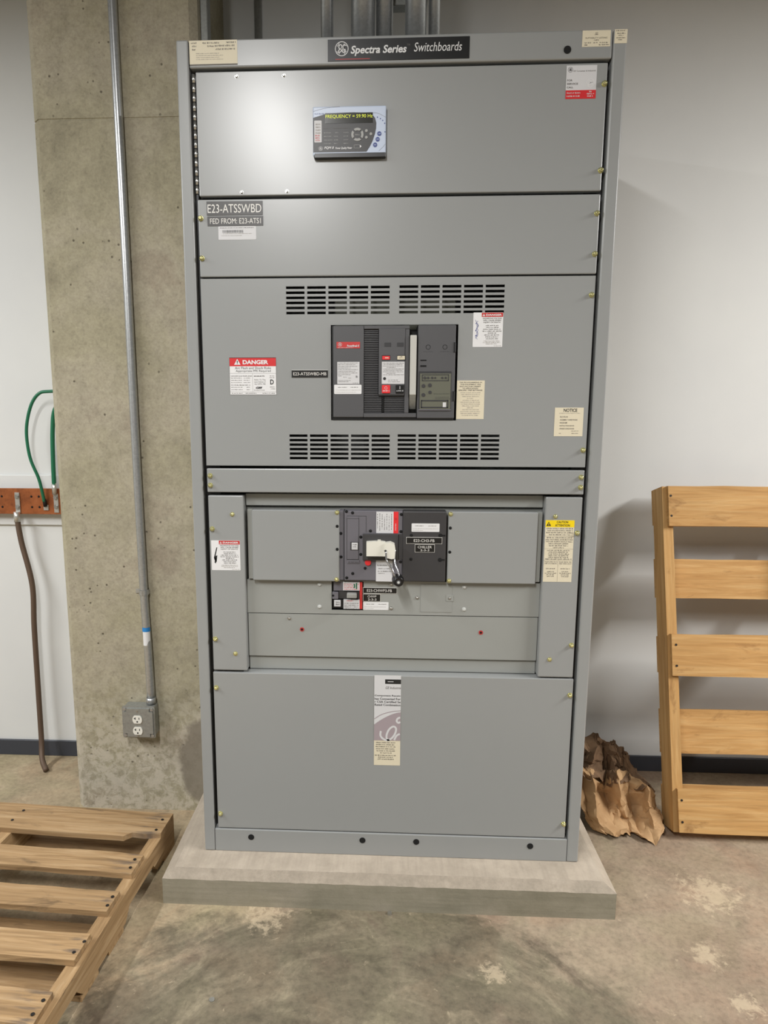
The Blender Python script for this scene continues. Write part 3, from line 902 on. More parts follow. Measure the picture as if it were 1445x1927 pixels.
small_print(rows(1.0620, 1.0370, 6, [(.1, .88), (.16, .82), (.14, .86), (.16, .84), (.14, .86), (.04, .95)], .0034), x0, x1, yy, .0034, 'ink_soft', o)
for a, b in ((.03, .46), (.54, .97)):
    small_print(rows(1.0290, 1.0240, 2, [(a, b)], .003) + [(1.0080, a + .06, b - .06)] + rows(1.0010, .9870, 4, [(a + .1, b - .1), (a + .02, b - .02), (a + .08, b - .08)], .003), x0, x1, yy, .0030, 'ink_soft', o)
boxes('ruled_lines', [(x0, x1, yy, yy + .0002, z, z + .0004) for z in (1.1025, 1.0660, 1.0330)] + [(1.0388, 1.0392, yy, yy + .0002, .9715, 1.033)], 'ink_soft', o)
# tall sticker on the lower panel
o, yy = label('instruction_sticker', .5229, .6013, .3981, .6819, 0.0, 'cream_label')
box('white_upper', .5229, .6013, yy - .0001, yy + .0001, .478, .6819, 'label_grey_white', o)
box('black_flash', .5545, .6010, yy - .0003, yy - .0001, .6560, .6700, 'ink', o)
box('flash_line', .562, .579, yy - .0005, yy - .0003, .6622, .6640, 'label_grey_white', o)
y3 = yy - .0004
T(o, y3, 'GE Industria', .5560, .6005, .6405, .6480, 'ink_soft', .25)
for i, s in enumerate(('Component Receiv', 'has Connected For', 'r CSA Certified Se', 'Rated Combination')):
    T(o, y3, s, .5240, .6005, .6155 - i * .0094, .6220 - i * .0094, 'ink', 0, .015)
# big cropped emblem, mauve disc with white script
disc = [(.5229, .478), (.6013, .478)] + [(.6013 - (.6013 - .5229) * t, .568 - .040 * t ** 1.6) for t in [i / 12 for i in range(13)]]
flat('mauve_disc', disc, y3, 'logo_grey_mauve', o)
rim = [[(.5232, .5455), (.545, .560), (.575, .5695), (.6010, .5730)]]
vs, fs = ribbon_mesh(rim, .0022, y3); from_py('disc_rim', vs, fs, 'logo_grey_mauve', o)
scripts = [[(.543, .508), (.542, .494), (.549, .484), (.562, .479), (.576, .486), (.586, .502), (.588, .517), (.580, .523), (.568, .514), (.561, .498), (.561, .484), (.569, .477)], [(.5995, .500), (.590, .494), (.583, .480)], [(.600, .552), (.5925, .548), (.590, .540), (.595, .535), (.6005, .538)]]
vs, fs = ribbon_mesh(scripts, .0058, y3 - .0002); from_py('script_letters', vs, fs, 'label_grey_white', o)
small_print(rows(.4710, .4380, 6, [(.08, .8), (.08, .78), (.07, .82), (.08, .78), (.1, .8), (.24, .66)], .0034) + rows(.4300, .4180, 3, [(.04, .84), (.16, .72), (.14, .76)], .0034), .5229, .6013, yy - .0001, .0034, 'ink_soft', o)

# ---- power meter
MX = lambda c: .3541 + (570 + c / 8.03 - 589) * .001375
MZ = lambda c: 2.2213 - (180 + c / 8.03 - 200) * .001272
pm = box('power_meter', MX(150), MX(1255), -.014, 0.0, MZ(905), MZ(160), 'meter_face', SB, .003, 2)
box('meter_foot', MX(165), MX(1255), -.0145, -.001, MZ(945), MZ(858), 'black_plastic', pm, .002)
yy = -.0144
sw = [(155, 855), (155, 330)] + [(155 + 180 * i / 6, 330 - 52 * i / 6) for i in range(7)] + [(520, 262), (760, 258), (980, 268)] + [(1050, 300), (1090, 350), (1108, 420), (1106, 500), (1088, 590), (1056, 690), (1015, 775), (965, 855)]
flat('black_field', [(MX(a), MZ(b)) for a, b in sw], yy, 'meter_black', pm)
box('display_screen', MX(335), MX(1055), -.0150, -.014, MZ(420), MZ(265), 'screen_glass', pm)
text('FREQUENCY = 59.90 Hz', MX(345), MX(1052), MZ(350), MZ(290), -.0152, 'display_glow', pm)
o = prism('test_tag', rrect(MX(172), MX(285), MZ(705), MZ(372), .002), -.0150, -.0142, 'label_grey_white', pm)
small_print(rows(MZ(430), MZ(560), 4, [(.2, .8)], .0035), MX(172), MX(285), -.0152, .0035, 'ink_pale', pm)
small_print(rows(MZ(600), MZ(670), 3, [(.15, .7)], .004), MX(172), MX(285), -.0152, .004, 'red_dull', pm)
small_print([(MZ(565), .0, .27), (MZ(620), .0, .3), (MZ(675), .0, .32), (MZ(728), .0, .28), (MZ(565), .45, .55), (MZ(620), .4, .56), (MZ(675), .4, .56), (MZ(728), .4, .56), (MZ(565), .78, .98), (MZ(620), .78, .96), (MZ(675), .78, .96), (MZ(728), .78, .95)], MX(318), MX(700), yy - .0003, .0018, 'meter_grey', pm)
small_print([(MZ(498), 0, .15), (MZ(498), .4, 1.0)], MX(318), MX(690), yy - .0003, .0014, 'ink_soft', pm)
cx, cz = 825, 595
for a in (0, 90, 180, 270):
    pts = []
    for t in range(9):
        q = math.radians(a - 38 + 76 * t / 8); pts.append((MX(cx + 92 * math.cos(q)), MZ(cz - 100 * math.sin(q))))
    for t in range(9):
        q = math.radians(a + 30 - 60 * t / 8); pts.append((MX(cx + 58 * math.cos(q)), MZ(cz - 62 * math.sin(q))))
    prism('arrow_key', pts, -.0160, -.0142, 'meter_grey', pm)
text('MENU', MX(790), MX(860), MZ(608), MZ(584), yy - .0003, 'meter_grey', pm)
for a, b in ((960, 540), (960, 640), (1028, 588)):
    cyl('key', (MX(a), -.0142, MZ(b)), (0, -1, 0), .0035, .0016, 'meter_grey', pm, 14)
for a, b in ((1155, 586), (1130, 670), (1093, 754)):
    cyl('blue_key', (MX(a), -.0138, MZ(b)), (0, -1, 0), .0054, .0012, 'meter_blue', pm, 20)
    small_print([(MZ(b) - .0012, .25, .75)], MX(a) - .005, MX(a) + .005, -.0152, .0024, 'meter_face', pm)
emblem(MX(268), MZ(797), .0052, yy - .0003, 'print_white', pm)
text('PQM II', MX(322), MX(470), MZ(812), MZ(768), yy - .0003, 'print_white', pm, .25, .03)
text('Power Quality Meter', MX(492), MX(745), MZ(818), MZ(778), yy - .0003, 'print_white', pm, .2, .03)
vs, fs = ribbon_mesh([[(MX(775), MZ(800)), (MX(775), MZ(750))], [(MX(780), MZ(750)), (MX(860), MZ(750))], [(MX(780), MZ(800)), (MX(860), MZ(800))]], .0007, yy - .0003)
from_py('arrow_outline', vs, fs, 'meter_grey', pm)
flat('arrow_tip', [(MX(862), MZ(795)), (MX(890), MZ(772)), (MX(862), MZ(750))], yy - .0003, 'print_white', pm)
vs, fs = ribbon_mesh([[(MX(160), MZ(232)), (MX(330), MZ(190)), (MX(480), MZ(172)), (MX(560), MZ(168))], [(MX(1150), MZ(845)), (MX(1210), MZ(790)), (MX(1248), MZ(740))], [(MX(1060), MZ(270)), (MX(1140), MZ(282)), (MX(1250), MZ(340))]], .0006, yy + .0002)
from_py('printed_curves', vs, fs, 'ink_soft', pm)
small_print([(MZ(280), .02, .16)], MX(160), MX(1160), yy + .0002, .0030, 'meter_blue', pm)
for i in range(5):
    a = (1125, 1170, 1205, 1235, 1240)[i]; b = (338, 360, 388, 430, 560)[i]
    box('printed_dot', MX(a - 7), MX(a + 7), yy, yy + .0003, MZ(b + 9), MZ(b - 9), 'meter_blue', pm)

# ---- main circuit breaker
BX = lambda c: .3994 + (610 + c / 4.516 - 624) * .0014515
BZ = lambda c: 1.678 - (600 + c / 4.516 - 612) * .001421
mb = box('main_breaker', BX(78), BX(338), -.006, 0.12, BZ(838), BZ(58), 'breaker_plastic', SB, .002)
box('bezel_sill', BX(70), BX(1108), -.002, 0.11, BZ(862), BZ(838), 'black_plastic', mb, .001)
box('bezel_side', BX(66), BX(78), 0.0, 0.11, BZ(862), BZ(58), 'black_plastic', mb)
box('top_rail', BX(338), BX(722), -.006, .1, BZ(88), BZ(58), 'breaker_plastic', mb, .0015)
box('bottom_rail', BX(338), BX(790), -.006, .1, BZ(838), BZ(800), 'breaker_plastic', mb, .0015)
box('rib_backing', BX(338), BX(722), .008, .1, BZ(800), BZ(88), 'breaker_plastic_dark', mb)
rl = []
c = 96
while c < 798:
    if c < 646:
        rl.append((BX(342), BX(460), -.001, .008, BZ(c + 8), BZ(c)))
    else:
        rl.append((BX(342), BX(492), -.001, .008, BZ(c + 8), BZ(c))); rl.append((BX(514), BX(684), -.001, .008, BZ(c + 8), BZ(c)))
    c += 15
boxes('ribbed_grille', rl, 'breaker_plastic', mb)
box('grille_divider', BX(498), BX(509), -.002, .008, BZ(790), BZ(655), 'black_plastic', mb)
box('button_panel', BX(465), BX(686), -.008, .02, BZ(646), BZ(80), 'breaker_plastic', mb, .002)
box('panel_shadow_lip', BX(465), BX(686), -.006, .02, BZ(654), BZ(644), 'black_plastic', mb)
box('side_rail', BX(686), BX(722), -.006, .05, BZ(800), BZ(88), 'breaker_plastic', mb, .0015)
for a in (512, 618):
    prism('blank_window', rrect(BX(a), BX(a + 56), BZ(236), BZ(202), .001), -.0086, -.007, 'breaker_plastic_dark', mb)
for a, mt, s in ((495, 'red_bright', ''), (622, 'cream_label', '')):
    box('flag_frame', BX(a - 3), BX(a + 66), -.0086, -.0075, BZ(348), BZ(308), 'black_plastic', mb)
    box('status_flag', BX(a), BX(a + 63), -.0090, -.0080, BZ(344), BZ(314), mt, mb)
small_print([(BZ(334), .38, .85)], BX(495), BX(558), -.0093, .0034, 'cream_label', mb)
small_print([(BZ(334), .2, .8), (BZ(324), .35, .65)], BX(622), BX(685), -.0093, .0022, 'ink_soft', mb)
lb = box('rating_plate', BX(113), BX(302), -.0068, -.006, BZ(550), BZ(362), 'label_grey_white', mb)
small_print(rows(BZ(372), BZ(470), 8, [(.03, .93), (.04, .8), (.03, .9), (.03, .6)], .0017) + rows(BZ(482), BZ(500), 3, [(.06, .2), (.28, .42), (.5, .62)], .0017) + rows(BZ(520), BZ(542), 3, [(.04, .6), (.05, .5), (.7, .95)], .0017), BX(113), BX(302), -.0071, .0017, 'ink_soft', mb)
emblem(BX(278), BZ(488), .0032, -.0071, 'ink', mb)
lb = prism('white_sticker', rrect(BX(86), BX(320), BZ(636), BZ(556), .0025), -.0069, -.006, 'white_label', mb)
small_print([(BZ(582), .14, .46), (BZ(582), .6, .88)], BX(86), BX(320), -.0072, .0022, 'ink_soft', mb)
small_print([(BZ(604), .06, .96), (BZ(622), .04, .8)], BX(86), BX(320), -.0072, .0013, 'ink_pale', mb)
box('brand_strip', BX(107), BX(306), -.0068, -.006, BZ(248), BZ(194), 'red_dull', mb)
emblem(BX(136), BZ(216), .0055, -.0071, 'label_grey_white', mb)
text('PowerBreak II', BX(196), BX(298), BZ(236), BZ(218), -.0071, 'label_grey_white', mb, .2, .03)
small_print([(BZ(245), .05, .7)], BX(107), BX(306), -.0071, .0014, 'label_grey_white', mb)
lb = box('instruction_plate', BX(492), BX(684), -.0088, -.008, BZ(550), BZ(362), 'label_grey_white', mb)
small_print(rows(BZ(374), BZ(472), 9, [(.06, .96), (.08, .9), (.05, .94), (.2, .6)], .0017) + [(BZ(520), .28, .7), (BZ(535), .28, .8)], BX(492), BX(684), -.0091, .0017, 'ink_soft', mb)
cyl('seal_mark', (BX(516), -.0088, BZ(505)), (0, -1, 0), .0040, .0003, 'ink', mb, 16)
ob = box('off_button', BX(494), BX(564), -.0115, -.007, BZ(630), BZ(560), 'red_bright', mb, .001)
vs, fs = ribbon_mesh([arc(BX(528), BZ(585), .0034, 0, 360, 12)], .0009, -.0117); from_py('off_mark', vs, fs, 'label_grey_white', mb)
small_print([(BZ(614), .1, .9)], BX(494), BX(564), -.0117, .0034, 'label_grey_white', mb)
box('on_button', BX(610), BX(682), -.0115, -.007, BZ(630), BZ(560), 'black_plastic', mb, .001)
box('on_mark', BX(644), BX(649), -.0119, -.0115, BZ(595), BZ(570), 'label_grey_white', mb)
small_print([(BZ(614), .12, .9)], BX(610), BX(682), -.0117, .0034, 'label_grey_white', mb)
box('handle_slot', BX(722), BX(792), .03, .1, BZ(800), BZ(80), 'black_plastic', mb)
bm = bmesh.new(); bm_box(bm, BX(728), BX(783), -.012, .02, BZ(645), BZ(140), .002, 2)
from_bm('charging_handle', bm, 'handle_grey', mb)
prism('handle_root', [(-.011, BZ(640)), (.02, BZ(640)), (.03, BZ(765)), (.012, BZ(765))], BX(728), BX(783), 'galvanised_dull', mb, 'YZ')
# trip unit on the right
box('trip_unit', BX(795), BX(1110), -.007, .1, BZ(846), BZ(56), 'breaker_plastic', mb, .002)
box('unit_gap', BX(788), BX(797), .002, .08, BZ(846), BZ(56), 'hole_black', mb)
for a in (880, 1020):
    vs, fs = ribbon_mesh([arc(BX(a), BZ(240), .0058, 0, 360, 20)], .0012, -.0073); from_py('key_ring', vs, fs, 'black_plastic', mb)
    small_print([(BZ(280), 0, 1)], BX(a - 40), BX(a + 40), -.0073, .0012, 'breaker_plastic_dark', mb)
box('finger_slot', BX(816), BX(868), -.0074, -.006, BZ(356), BZ(346), 'hole_black', mb)
box('finger_slot', BX(816), BX(868), -.0074, -.006, BZ(406), BZ(392), 'hole_black', mb)
for b in (200, 612):
    boxes('side_latch', [(BX(1090), BX(1112), -.009, -.005, BZ(b + 86), BZ(b))], 'breaker_plastic_dark', mb, .001)
    box('latch_edge', BX(1096), BX(1101), -.0096, -.008, BZ(b + 82), BZ(b + 4), 'hole_black', mb)
box('window_frame', BX(806), BX(1082), -.0085, -.006, BZ(772), BZ(444), 'breaker_plastic_dark', mb, .001)
box('programmer_plate', BX(816), BX(1076), -.0090, -.008, BZ(766), BZ(462), 'olive_plate', mb)
boxes('plate_groove', [(BX(836), BX(1056), -.0096, -.009, BZ(526), BZ(520)), (BX(836), BX(1056), -.0096, -.009, BZ(476), BZ(470)), (BX(832), BX(838), -.0096, -.009, BZ(526), BZ(470)), (BX(1052), BX(1058), -.0096, -.009, BZ(526), BZ(470)),
    (BX(830), BX(1056), -.0096, -.009, BZ(698), BZ(688)), (BX(830), BX(1056), -.0096, -.009, BZ(756), BZ(746)), (BX(826), BX(836), -.0096, -.009, BZ(756), BZ(688)), (BX(1050), BX(1058), -.0096, -.009, BZ(756), BZ(688))], 'breaker_plastic_dark', mb)
for a, b, rr in ((856, 499, 12), (884, 499, 10), (918, 499, 10), (944, 499, 8), (1003, 499, 9), (1032, 499, 9), (846, 568, 16), (900, 562, 16), (846, 644, 16), (902, 622, 14)):
    cyl('setting_dial', (BX(a), -.009, BZ(b)), (0, -1, 0), rr * .0014515 / 4.516, .0012, 'mould_black', mb, 14)
box('test_socket', BX(1012), BX(1040), -.0098, -.009, BZ(748), BZ(708), 'label_grey_white', mb)
small_print([(BZ(637), .45, .98), (BZ(666), .5, .95), (BZ(680), .5, .98)], BX(816), BX(1076), -.0093, .0016, 'mould_black', mb)
box('window_sill', BX(806), BX(1082), -.0105, -.006, BZ(778), BZ(768), 'breaker_mould', mb, .0008)
box('breaker_housing', .405, .738, .06, .30, 1.40, 1.752, 'olive_plate', mb)

# ---- feeder breaker with chiller tags
Y2 = 0.006
FX = lambda c: .3989 + (620 + c / 6.02 - 626) * .001535
FZ = lambda c: 1.1685 - (950 + c / 6.02 - 961) * .001557
# blank covers either side (flat trays standing proud)
cl_ = boxes('blank_cover', [(.168, .4195, .004, .03, .9625, 1.1700)], 'enamel', SB, .0025)
boxes('cover_return', [(.1535, .168, .014, .03, .965, 1.1705)], 'enamel_inner', cl_, .001)
put('brass_screw', ME_BRASS, [(.4133, 1.1641), (.4114, .9685)], .004, cl_)
put('socket_screw', ME_BLACK, [(.4135, 1.1245), (.4135, 1.0575)], .004, cl_)
cr_ = boxes('blank_cover', [(.7285, .9795, .004, .03, .9615, 1.1690)], 'enamel', SB, .0025)
boxes('cover_return', [(.9795, .9935, .014, .03, .966, 1.1690)], 'enamel_inner', cr_, .001)
put('brass_screw', ME_BRASS, [(.7345, 1.1622), (.7345, .9690)], .004, cr_)
put('socket_screw', ME_BLACK, [(.7345, 1.1225), (.7345, 1.0530)], .004, cr_)
fb = box('feeder_breaker', .4330, .6005, Y2, .05, .9655, 1.1690, 'breaker_mould', SB, .002)
box('mounting_strip', .4195, .4330, Y2 + .004, .05, .9655, 1.169, 'breaker_mould', fb, .001)
box('dark_gap', .4318, .4342, Y2 + .001, .05, .9655, 1.169, 'hole_black', fb)
put('socket_screw', ME_BLACK, [(FX(133), FZ(320)), (FX(135), FZ(586))], Y2 + .004, fb)
put('socket_screw', ME_BLACK, [(FX(a), FZ(b)) for a, b in ((197, 72), (265, 86), (466, 286), (358, 356), (358, 552), (408, 708), (268, 770), (200, 820), (808, 100), (806, 290), (806, 630))], Y2, fb)
box('rating_plug_door', FX(204), FX(334), Y2 - .0012, Y2 + .001, FZ(608), FZ(152), 'breaker_mould', fb, .0008)
boxes('door_seam', [(FX(200), FX(205), Y2 - .0006, Y2 + .001, FZ(612), FZ(150)), (FX(334), FX(338), Y2 - .0006, Y2 + .001, FZ(612), FZ(150)), (FX(200), FX(338), Y2 - .0006, Y2 + .001, FZ(614), FZ(608)), (FX(200), FX(338), Y2 - .0006, Y2 + .001, FZ(153), FZ(147)), (FX(416), FX(420), Y2 - .0004, Y2 + .001, FZ(300), FZ(120)), (FX(204), FX(420), Y2 - .0004, Y2 + .001, FZ(123), FZ(119))], 'mould_black', fb)
boxes('hinge_lug', [(FX(205), FX(330), Y2 - .002, Y2 + .001, FZ(150), FZ(125)), (FX(205), FX(345), Y2 - .002, Y2 + .001, FZ(655), FZ(615))], 'breaker_mould', fb, .0006)
small_print([(FZ(645), .1, .95)], FX(205), FX(345), Y2 - .0022, .0032, 'mould_black', fb)
box('plug_frame', FX(242), FX(334), Y2 - .0018, Y2 + .001, FZ(505), FZ(410), 'mould_black', fb)
box('rating_plug', FX(256), FX(325), Y2 - .0026, Y2, FZ(498), FZ(418), 'label_grey_white', fb, .0005)
small_print([(FZ(470), .2, .8), (FZ(446), .2, .8)], FX(256), FX(325), Y2 - .0028, .0036, 'ink_soft', fb)
lb = box('rating_label', FX(530), FX(722), Y2 - .0008, Y2, FZ(310), FZ(70), 'label_grey_white', fb)
vs, fs = [], []
for k in range(7):   # vertical columns of print
    xx = FX(540 + k * 26)
    q = FZ(random.randint(90, 130))
    while q > FZ(270):
        hh = random.uniform(.001, .0035); i = len(vs)
        vs += [(xx, Y2 - .001, q - hh), (xx + .0019, Y2 - .001, q - hh), (xx + .0019, Y2 - .001, q), (xx, Y2 - .001, q)]; fs.append((i, i + 1, i + 2, i + 3)); q -= hh + random.uniform(.0006, .004)
from_py('small_print', vs, fs, 'ink_soft', fb)
box('red_brand_strip', FX(722), FX(776), Y2 - .0008, Y2, FZ(310), FZ(70), 'red_bright', fb)
emblem(FX(748), FZ(150), .0045, Y2 - .001, 'red_dull', fb)
small_print([(FZ(210) - i * .0035, .35, .6) for i in range(6)], FX(722), FX(776), Y2 - .001, .0028, 'label_grey_white', fb)
box('lower_label', FX(530), FX(716), Y2 - .0008, Y2, FZ(856), FZ(615), 'label_grey_white', fb)
vs, fs = [], []
for a, b, c_, d in ((555, 580, 685, 690), (555, 690, 560, 780), (555, 730, 690, 735), (555, 775, 640, 780), (620, 640, 625, 780)):
    i = len(vs)
    vs += [(FX(a), Y2 - .001, FZ(d)), (FX(c_), Y2 - .001, FZ(d)), (FX(c_), Y2 - .001, FZ(b)), (FX(a), Y2 - .001, FZ(b))]
small_print([(FZ(680), .05, .95), (FZ(672), .05, .95)], FX(535), FX(715), Y2 - .001, .0022, 'ink_soft', fb)
small_print([(FZ(715), .12, .8), (FZ(745), .1, .95), (FZ(768), .12, .5)], FX(535), FX(715), Y2 - .001, .0030, 'ink_soft', fb)
# trip button and toggle housing
cyl('trip_button', (FX(440), Y2, FZ(640)), (0, -1, 0), .0088, .004, 'red_bright', fb, 24)
bm = bmesh.new(); bm_box(bm, FX(380), FX(775), Y2 - .010, Y2 + .01, FZ(612), FZ(316), .002)
from_bm('toggle_collar', bm, 'mould_black', fb)
box('collar_right', FX(778), FX(832), Y2 - .002, Y2 + .01, FZ(605), FZ(316), 'mould_black', fb, .001)
prism('toggle', [(FX(425), FZ(548)), (FX(425), FZ(392)), (FX(545), FZ(384)), (FX(550), FZ(374)), (FX(580), FZ(374)), (FX(585), FZ(384)), (FX(635), FZ(392)), (FX(635), FZ(548))], Y2 - .030, Y2 - .008, 'white_enamel', fb)
prism('toggle_cap', [(FX(635), FZ(560)), (FX(635), FZ(398)), (FX(690), FZ(390)), (FX(735), FZ(410)), (FX(745), FZ(470)), (FX(738), FZ(565)), (FX(700), FZ(572)), (FX(662), FZ(562))], Y2 - .038, Y2 - .008, 'white_enamel', fb)
cyl('pivot_pin', (FX(636), Y2 - .036, FZ(480)), (0, -1, 0), .0032, .006, 'mould_black', fb, 12)
tube('handle_rod', [(FX(640), Y2 - .040, FZ(485)), (FX(648), Y2 - .044, FZ(580)), (FX(690), Y2 - .050, FZ(640)), (FX(720), Y2 - .054, FZ(690)), (FX(745), Y2 - .056, FZ(750))], .0026, 'chrome', fb, 8)
tube('handle_rod', [(FX(742), Y2 - .030, FZ(470)), (FX(738), Y2 - .036, FZ(580)), (FX(752), Y2 - .046, FZ(640)), (FX(772), Y2 - .052, FZ(690)), (FX(792), Y2 - .056, FZ(750))], .0026, 'chrome', fb, 8)
cyl('handle_knob', (FX(772), Y2 - .040, FZ(790)), (0.12, -1, -.05), .0165, .014, 'black_plastic', fb, 24)
cyl('knob_collar', (FX(776), Y2 - .054, FZ(793)), (0.12, -1, -.05), .0165, .018, 'black_plastic', fb, 24, .0125)
cyl('knob_ring', (FX(780), Y2 - .0718, FZ(796)), (0.12, -1, -.05), .0062, .0012, 'breaker_plastic', fb, 20)
cyl('knob_screw', (FX(780), Y2 - .073, FZ(796)), (0.12, -1, -.05), .0036, .0012, 'white_nylon', fb, 14)
# black accessory cover on the right half
bc = box('accessory_cover', .6005, .7235, Y2 - .004, .05, .9655, 1.1695, 'mould_black', SB, .003, 2)
put('socket_screw', ME_BLACK, [(FX(a), FZ(b)) for a, b in ((922, 328), (922, 596))], Y2 - .004, bc)
for b in (328, 600):
    box('keyhole', FX(1222), FX(1300), Y2 - .0045, Y2 - .003, FZ(b + 9), FZ(b - 9), 'hole_black', bc)
    cyl('keyhole_eye', (FX(1245), Y2 - .004, FZ(b)), (0, -1, 0), .0058, .0008, 'hole_black', bc, 16)
yc = Y2 - .004
lb = prism('white_sticker', rrect(.6252, .7039, 1.1112, 1.1352, .002), yc - .0008, yc, 'white_label', bc)
small_print([(1.1272, .12, .42), (1.1272, .6, .88)], .6252, .7039, yc - .001, .0024, 'ink_soft', bc)
small_print([(1.1195, .04, .95), (1.1145, .04, .4)], .6252, .7039, yc - .001, .0014, 'ink_pale', bc)
def engraved(x0, x1, z0, z1, y, lines, inset):
    o = box('engraved_plate', x0, x1, y - .0014, y, z0, z1, 'engraved_white', SB)
    box('black_face', x0 + .0009, x1 - .0009, y - .0017, y - .001, z0 + .0009, z1 - .0009, 'engraved_black', o)
    for s, a, b, c_, d in lines:
        text(s, a, b, c_, d, y - .0019, 'engraved_white', o)
engraved(.6105, .7122, 1.0768, 1.0957, yc, [('E23-CH3-FB', .6320, .6905, 1.0820, 1.0900)], 0)
engraved(.6352, .6915, 1.0520, 1.0753, yc, [('CHILLER', .6435, .6832, 1.0640, 1.0710), ('2-3-3', .6510, .6760, 1.0555, 1.0615)], 0)

# ---- small pump breaker in the strip below
Y3 = 0.018
sb = box('pump_breaker', .3972, .4875, .032, .05, .8731, .9580, 'black_plastic', SB)
box('upper_mould', FX(45), FX(158), Y3 + .004, .04, FZ(988), FZ(882), 'breaker_mould', sb, .001)
box('upper_label', FX(155), FX(345), Y3, .04, FZ(978), FZ(880), 'label_grey_white', sb)
small_print([(FZ(970) + i * .0052, .06, .94) for i in range(4)], FX(155), FX(345), Y3 - .0002, .0030, 'red_dull', sb)
boxes('green_mark', [(FX(278), FX(292), Y3 - .0003, Y3 - .0001, FZ(950), FZ(900)), (FX(302), FX(316), Y3 - .0003, Y3 - .0001, FZ(960), FZ(890))], 'green_insulation', sb)
box('red_edge', FX(345), FX(376), Y3, .04, FZ(1192), FZ(878), 'red_dull', sb)
box('mounting_tab', FX(30), FX(100), Y3, .04, FZ(1080), FZ(1000), 'breaker_mould', sb, .001)
cyl('tab_hole', (FX(42), Y3, FZ(1040)), (0, -1, 0), .0034, .0004, 'hole_black', sb, 12)
box('toggle_well', FX(104), FX(345), Y3 + .006, .04, FZ(1082), FZ(990), 'mould_black', sb, .001)
box('toggle', FX(200), FX(314), Y3 - .010, .03, FZ(1060), FZ(1004), 'meter_grey', sb, .002)
box('plug_body', FX(38), FX(155), Y3 + .003, .04, FZ(1188), FZ(1086), 'black_plastic', sb, .001)
box('rating_plug', FX(52), FX(128), Y3 + .001, .03, FZ(1168), FZ(1092), 'label_grey_white', sb, .0006)
small_print([(FZ(1150), .25, .8), (FZ(1125), .25, .8)], FX(52), FX(128), Y3 + .0006, .004, 'ink_soft', sb)
box('lower_label', FX(160), FX(345), Y3, .04, FZ(1192), FZ(1086), 'label_grey_white', sb)
small_print([(FZ(1104), .2, .6)], FX(160), FX(345), Y3 - .0002, .0036, 'red_dull', sb)
small_print([(FZ(1132) - i * .0055, .06, .96) for i in range(4)], FX(160), FX(345), Y3 - .0002, .0026, 'ink_soft', sb)
engraved(.4874, .5864, .9243, .9420, .022, [('E23-CHWP3-FB', .4990, .5715, .9290, .9372)], 0)
engraved(.4875, .5387, .8999, .9225, .022, [('CHWP', .5010, .5265, .9120, .9185), ('2-3-3', .5020, .5265, .9030, .9090)], 0)
o = prism('white_sticker', rrect(.4878, .5622, .8744, .8982, .0015), .0212, .022, 'white_label', SB)
small_print([(.8905, .12, .42), (.8905, .6, .9)], .4878, .5622, .0210, .0024, 'ink_soft', o)
small_print([(.8830, .04, .9), (.8780, .05, .4)], .4878, .5622, .0210, .0014, 'ink_pale', o)

# ------------------------------------------------------------------ conduits above the switchboard
for i, (x, y, r, lab) in enumerate(((.362, .35, .019, 'slim galvanised conduit standing apart above the switchboard'),
                                    (.4695, .35, .036, 'thickest galvanised conduit rising from the switchboard top'),
                                    (.5340, .372, .026, 'galvanised conduit touching the thickest conduit above the switchboard'),
                                    (.6270, .35, .0315, 'thick galvanised conduit with a slim one beside it above the switchboard'),
                                    (.6830, .368, .0170, 'slim galvanised conduit touching a thick one above the switchboard'))):
    r_ = empty('steel_conduit', (x, y, H1), lab, 'conduit', 'conduits rising from the switchboard')
    cyl('pipe', (x, y, H1), (0, 0, 1), r, ZC - H1, 'galvanised', r_, 28)
    cyl('locknut', (x, y, H1), (0, 0, 1), r * 1.03, .012, 'galvanised', r_, 8, smooth=False)
tag(box('strut_channel', .512, .664, .40, .441, 2.668, 2.709, 'galvanised_dull', None, .002), 'short dark steel strut across the back of the conduits', 'strut')
tag(cyl('wall_conduit', (.0839, WY - .0135, .066), (0, 0, 1), .0125, ZC - .066, 'galvanised_dull', None, 20), 'thin grey conduit running up the white wall behind the switchboard', 'conduit')
tag(box('column_strut', -.042, -.020, .425, .470, .1, ZC, 'galvanised_dull', None, .002), 'steel strut fixed upright on the shaded column side', 'strut')

# ------------------------------------------------------------------ conduit on the column and its outlet box
cd = empty('electrical_conduit', (-.277, CY, .42), 'long galvanised conduit strapped to the concrete column above the outlet', 'conduit')
tube('pipe', [(-.294, CY - .0155, ZC), (-.2935, CY - .0155, 2.7), (-.2905, CY - .0155, 2.15), (-.2885, CY - .0155, 1.4), (-.285, CY - .0155, .856), (-.279, CY - .0175, .62), (-.276, CY - .020, .44)], .0138, 'galvanised', cd, 24)
bm = bmesh.new()
pts = arc(-.2845, 0, .0162, 0, 180, 12)
for a, b in zip(pts, pts[1:]):
    v_ = [bm.verts.new((a[0], CY - .0155 - a[1], z)) for z in (.820, .839)] + [bm.verts.new((b[0], CY - .0155 - b[1], z)) for z in (.837, .822)]
    bm.faces.new(v_)
bmesh.ops.remove_doubles(bm, verts=bm.verts, dist=1e-5)
bm_box(bm, -.3015, -.2995, CY - .0155, CY, .822, .837); bm_box(bm, -.2695, -.2675, CY - .0155, CY, .822, .837)
bm_box(bm, -.318, -.2970, CY - .0025, CY, .822, .837)
st = from_bm('strap', bm, 'galvanised', cd, False)
sd = st.modifiers.new('thickness', 'SOLIDIFY'); sd.thickness = .0016
cyl('strap_screw', (-.308, CY - .0025, .8295), (0, -1, 0), .005, .004, 'galvanised', st, 12)
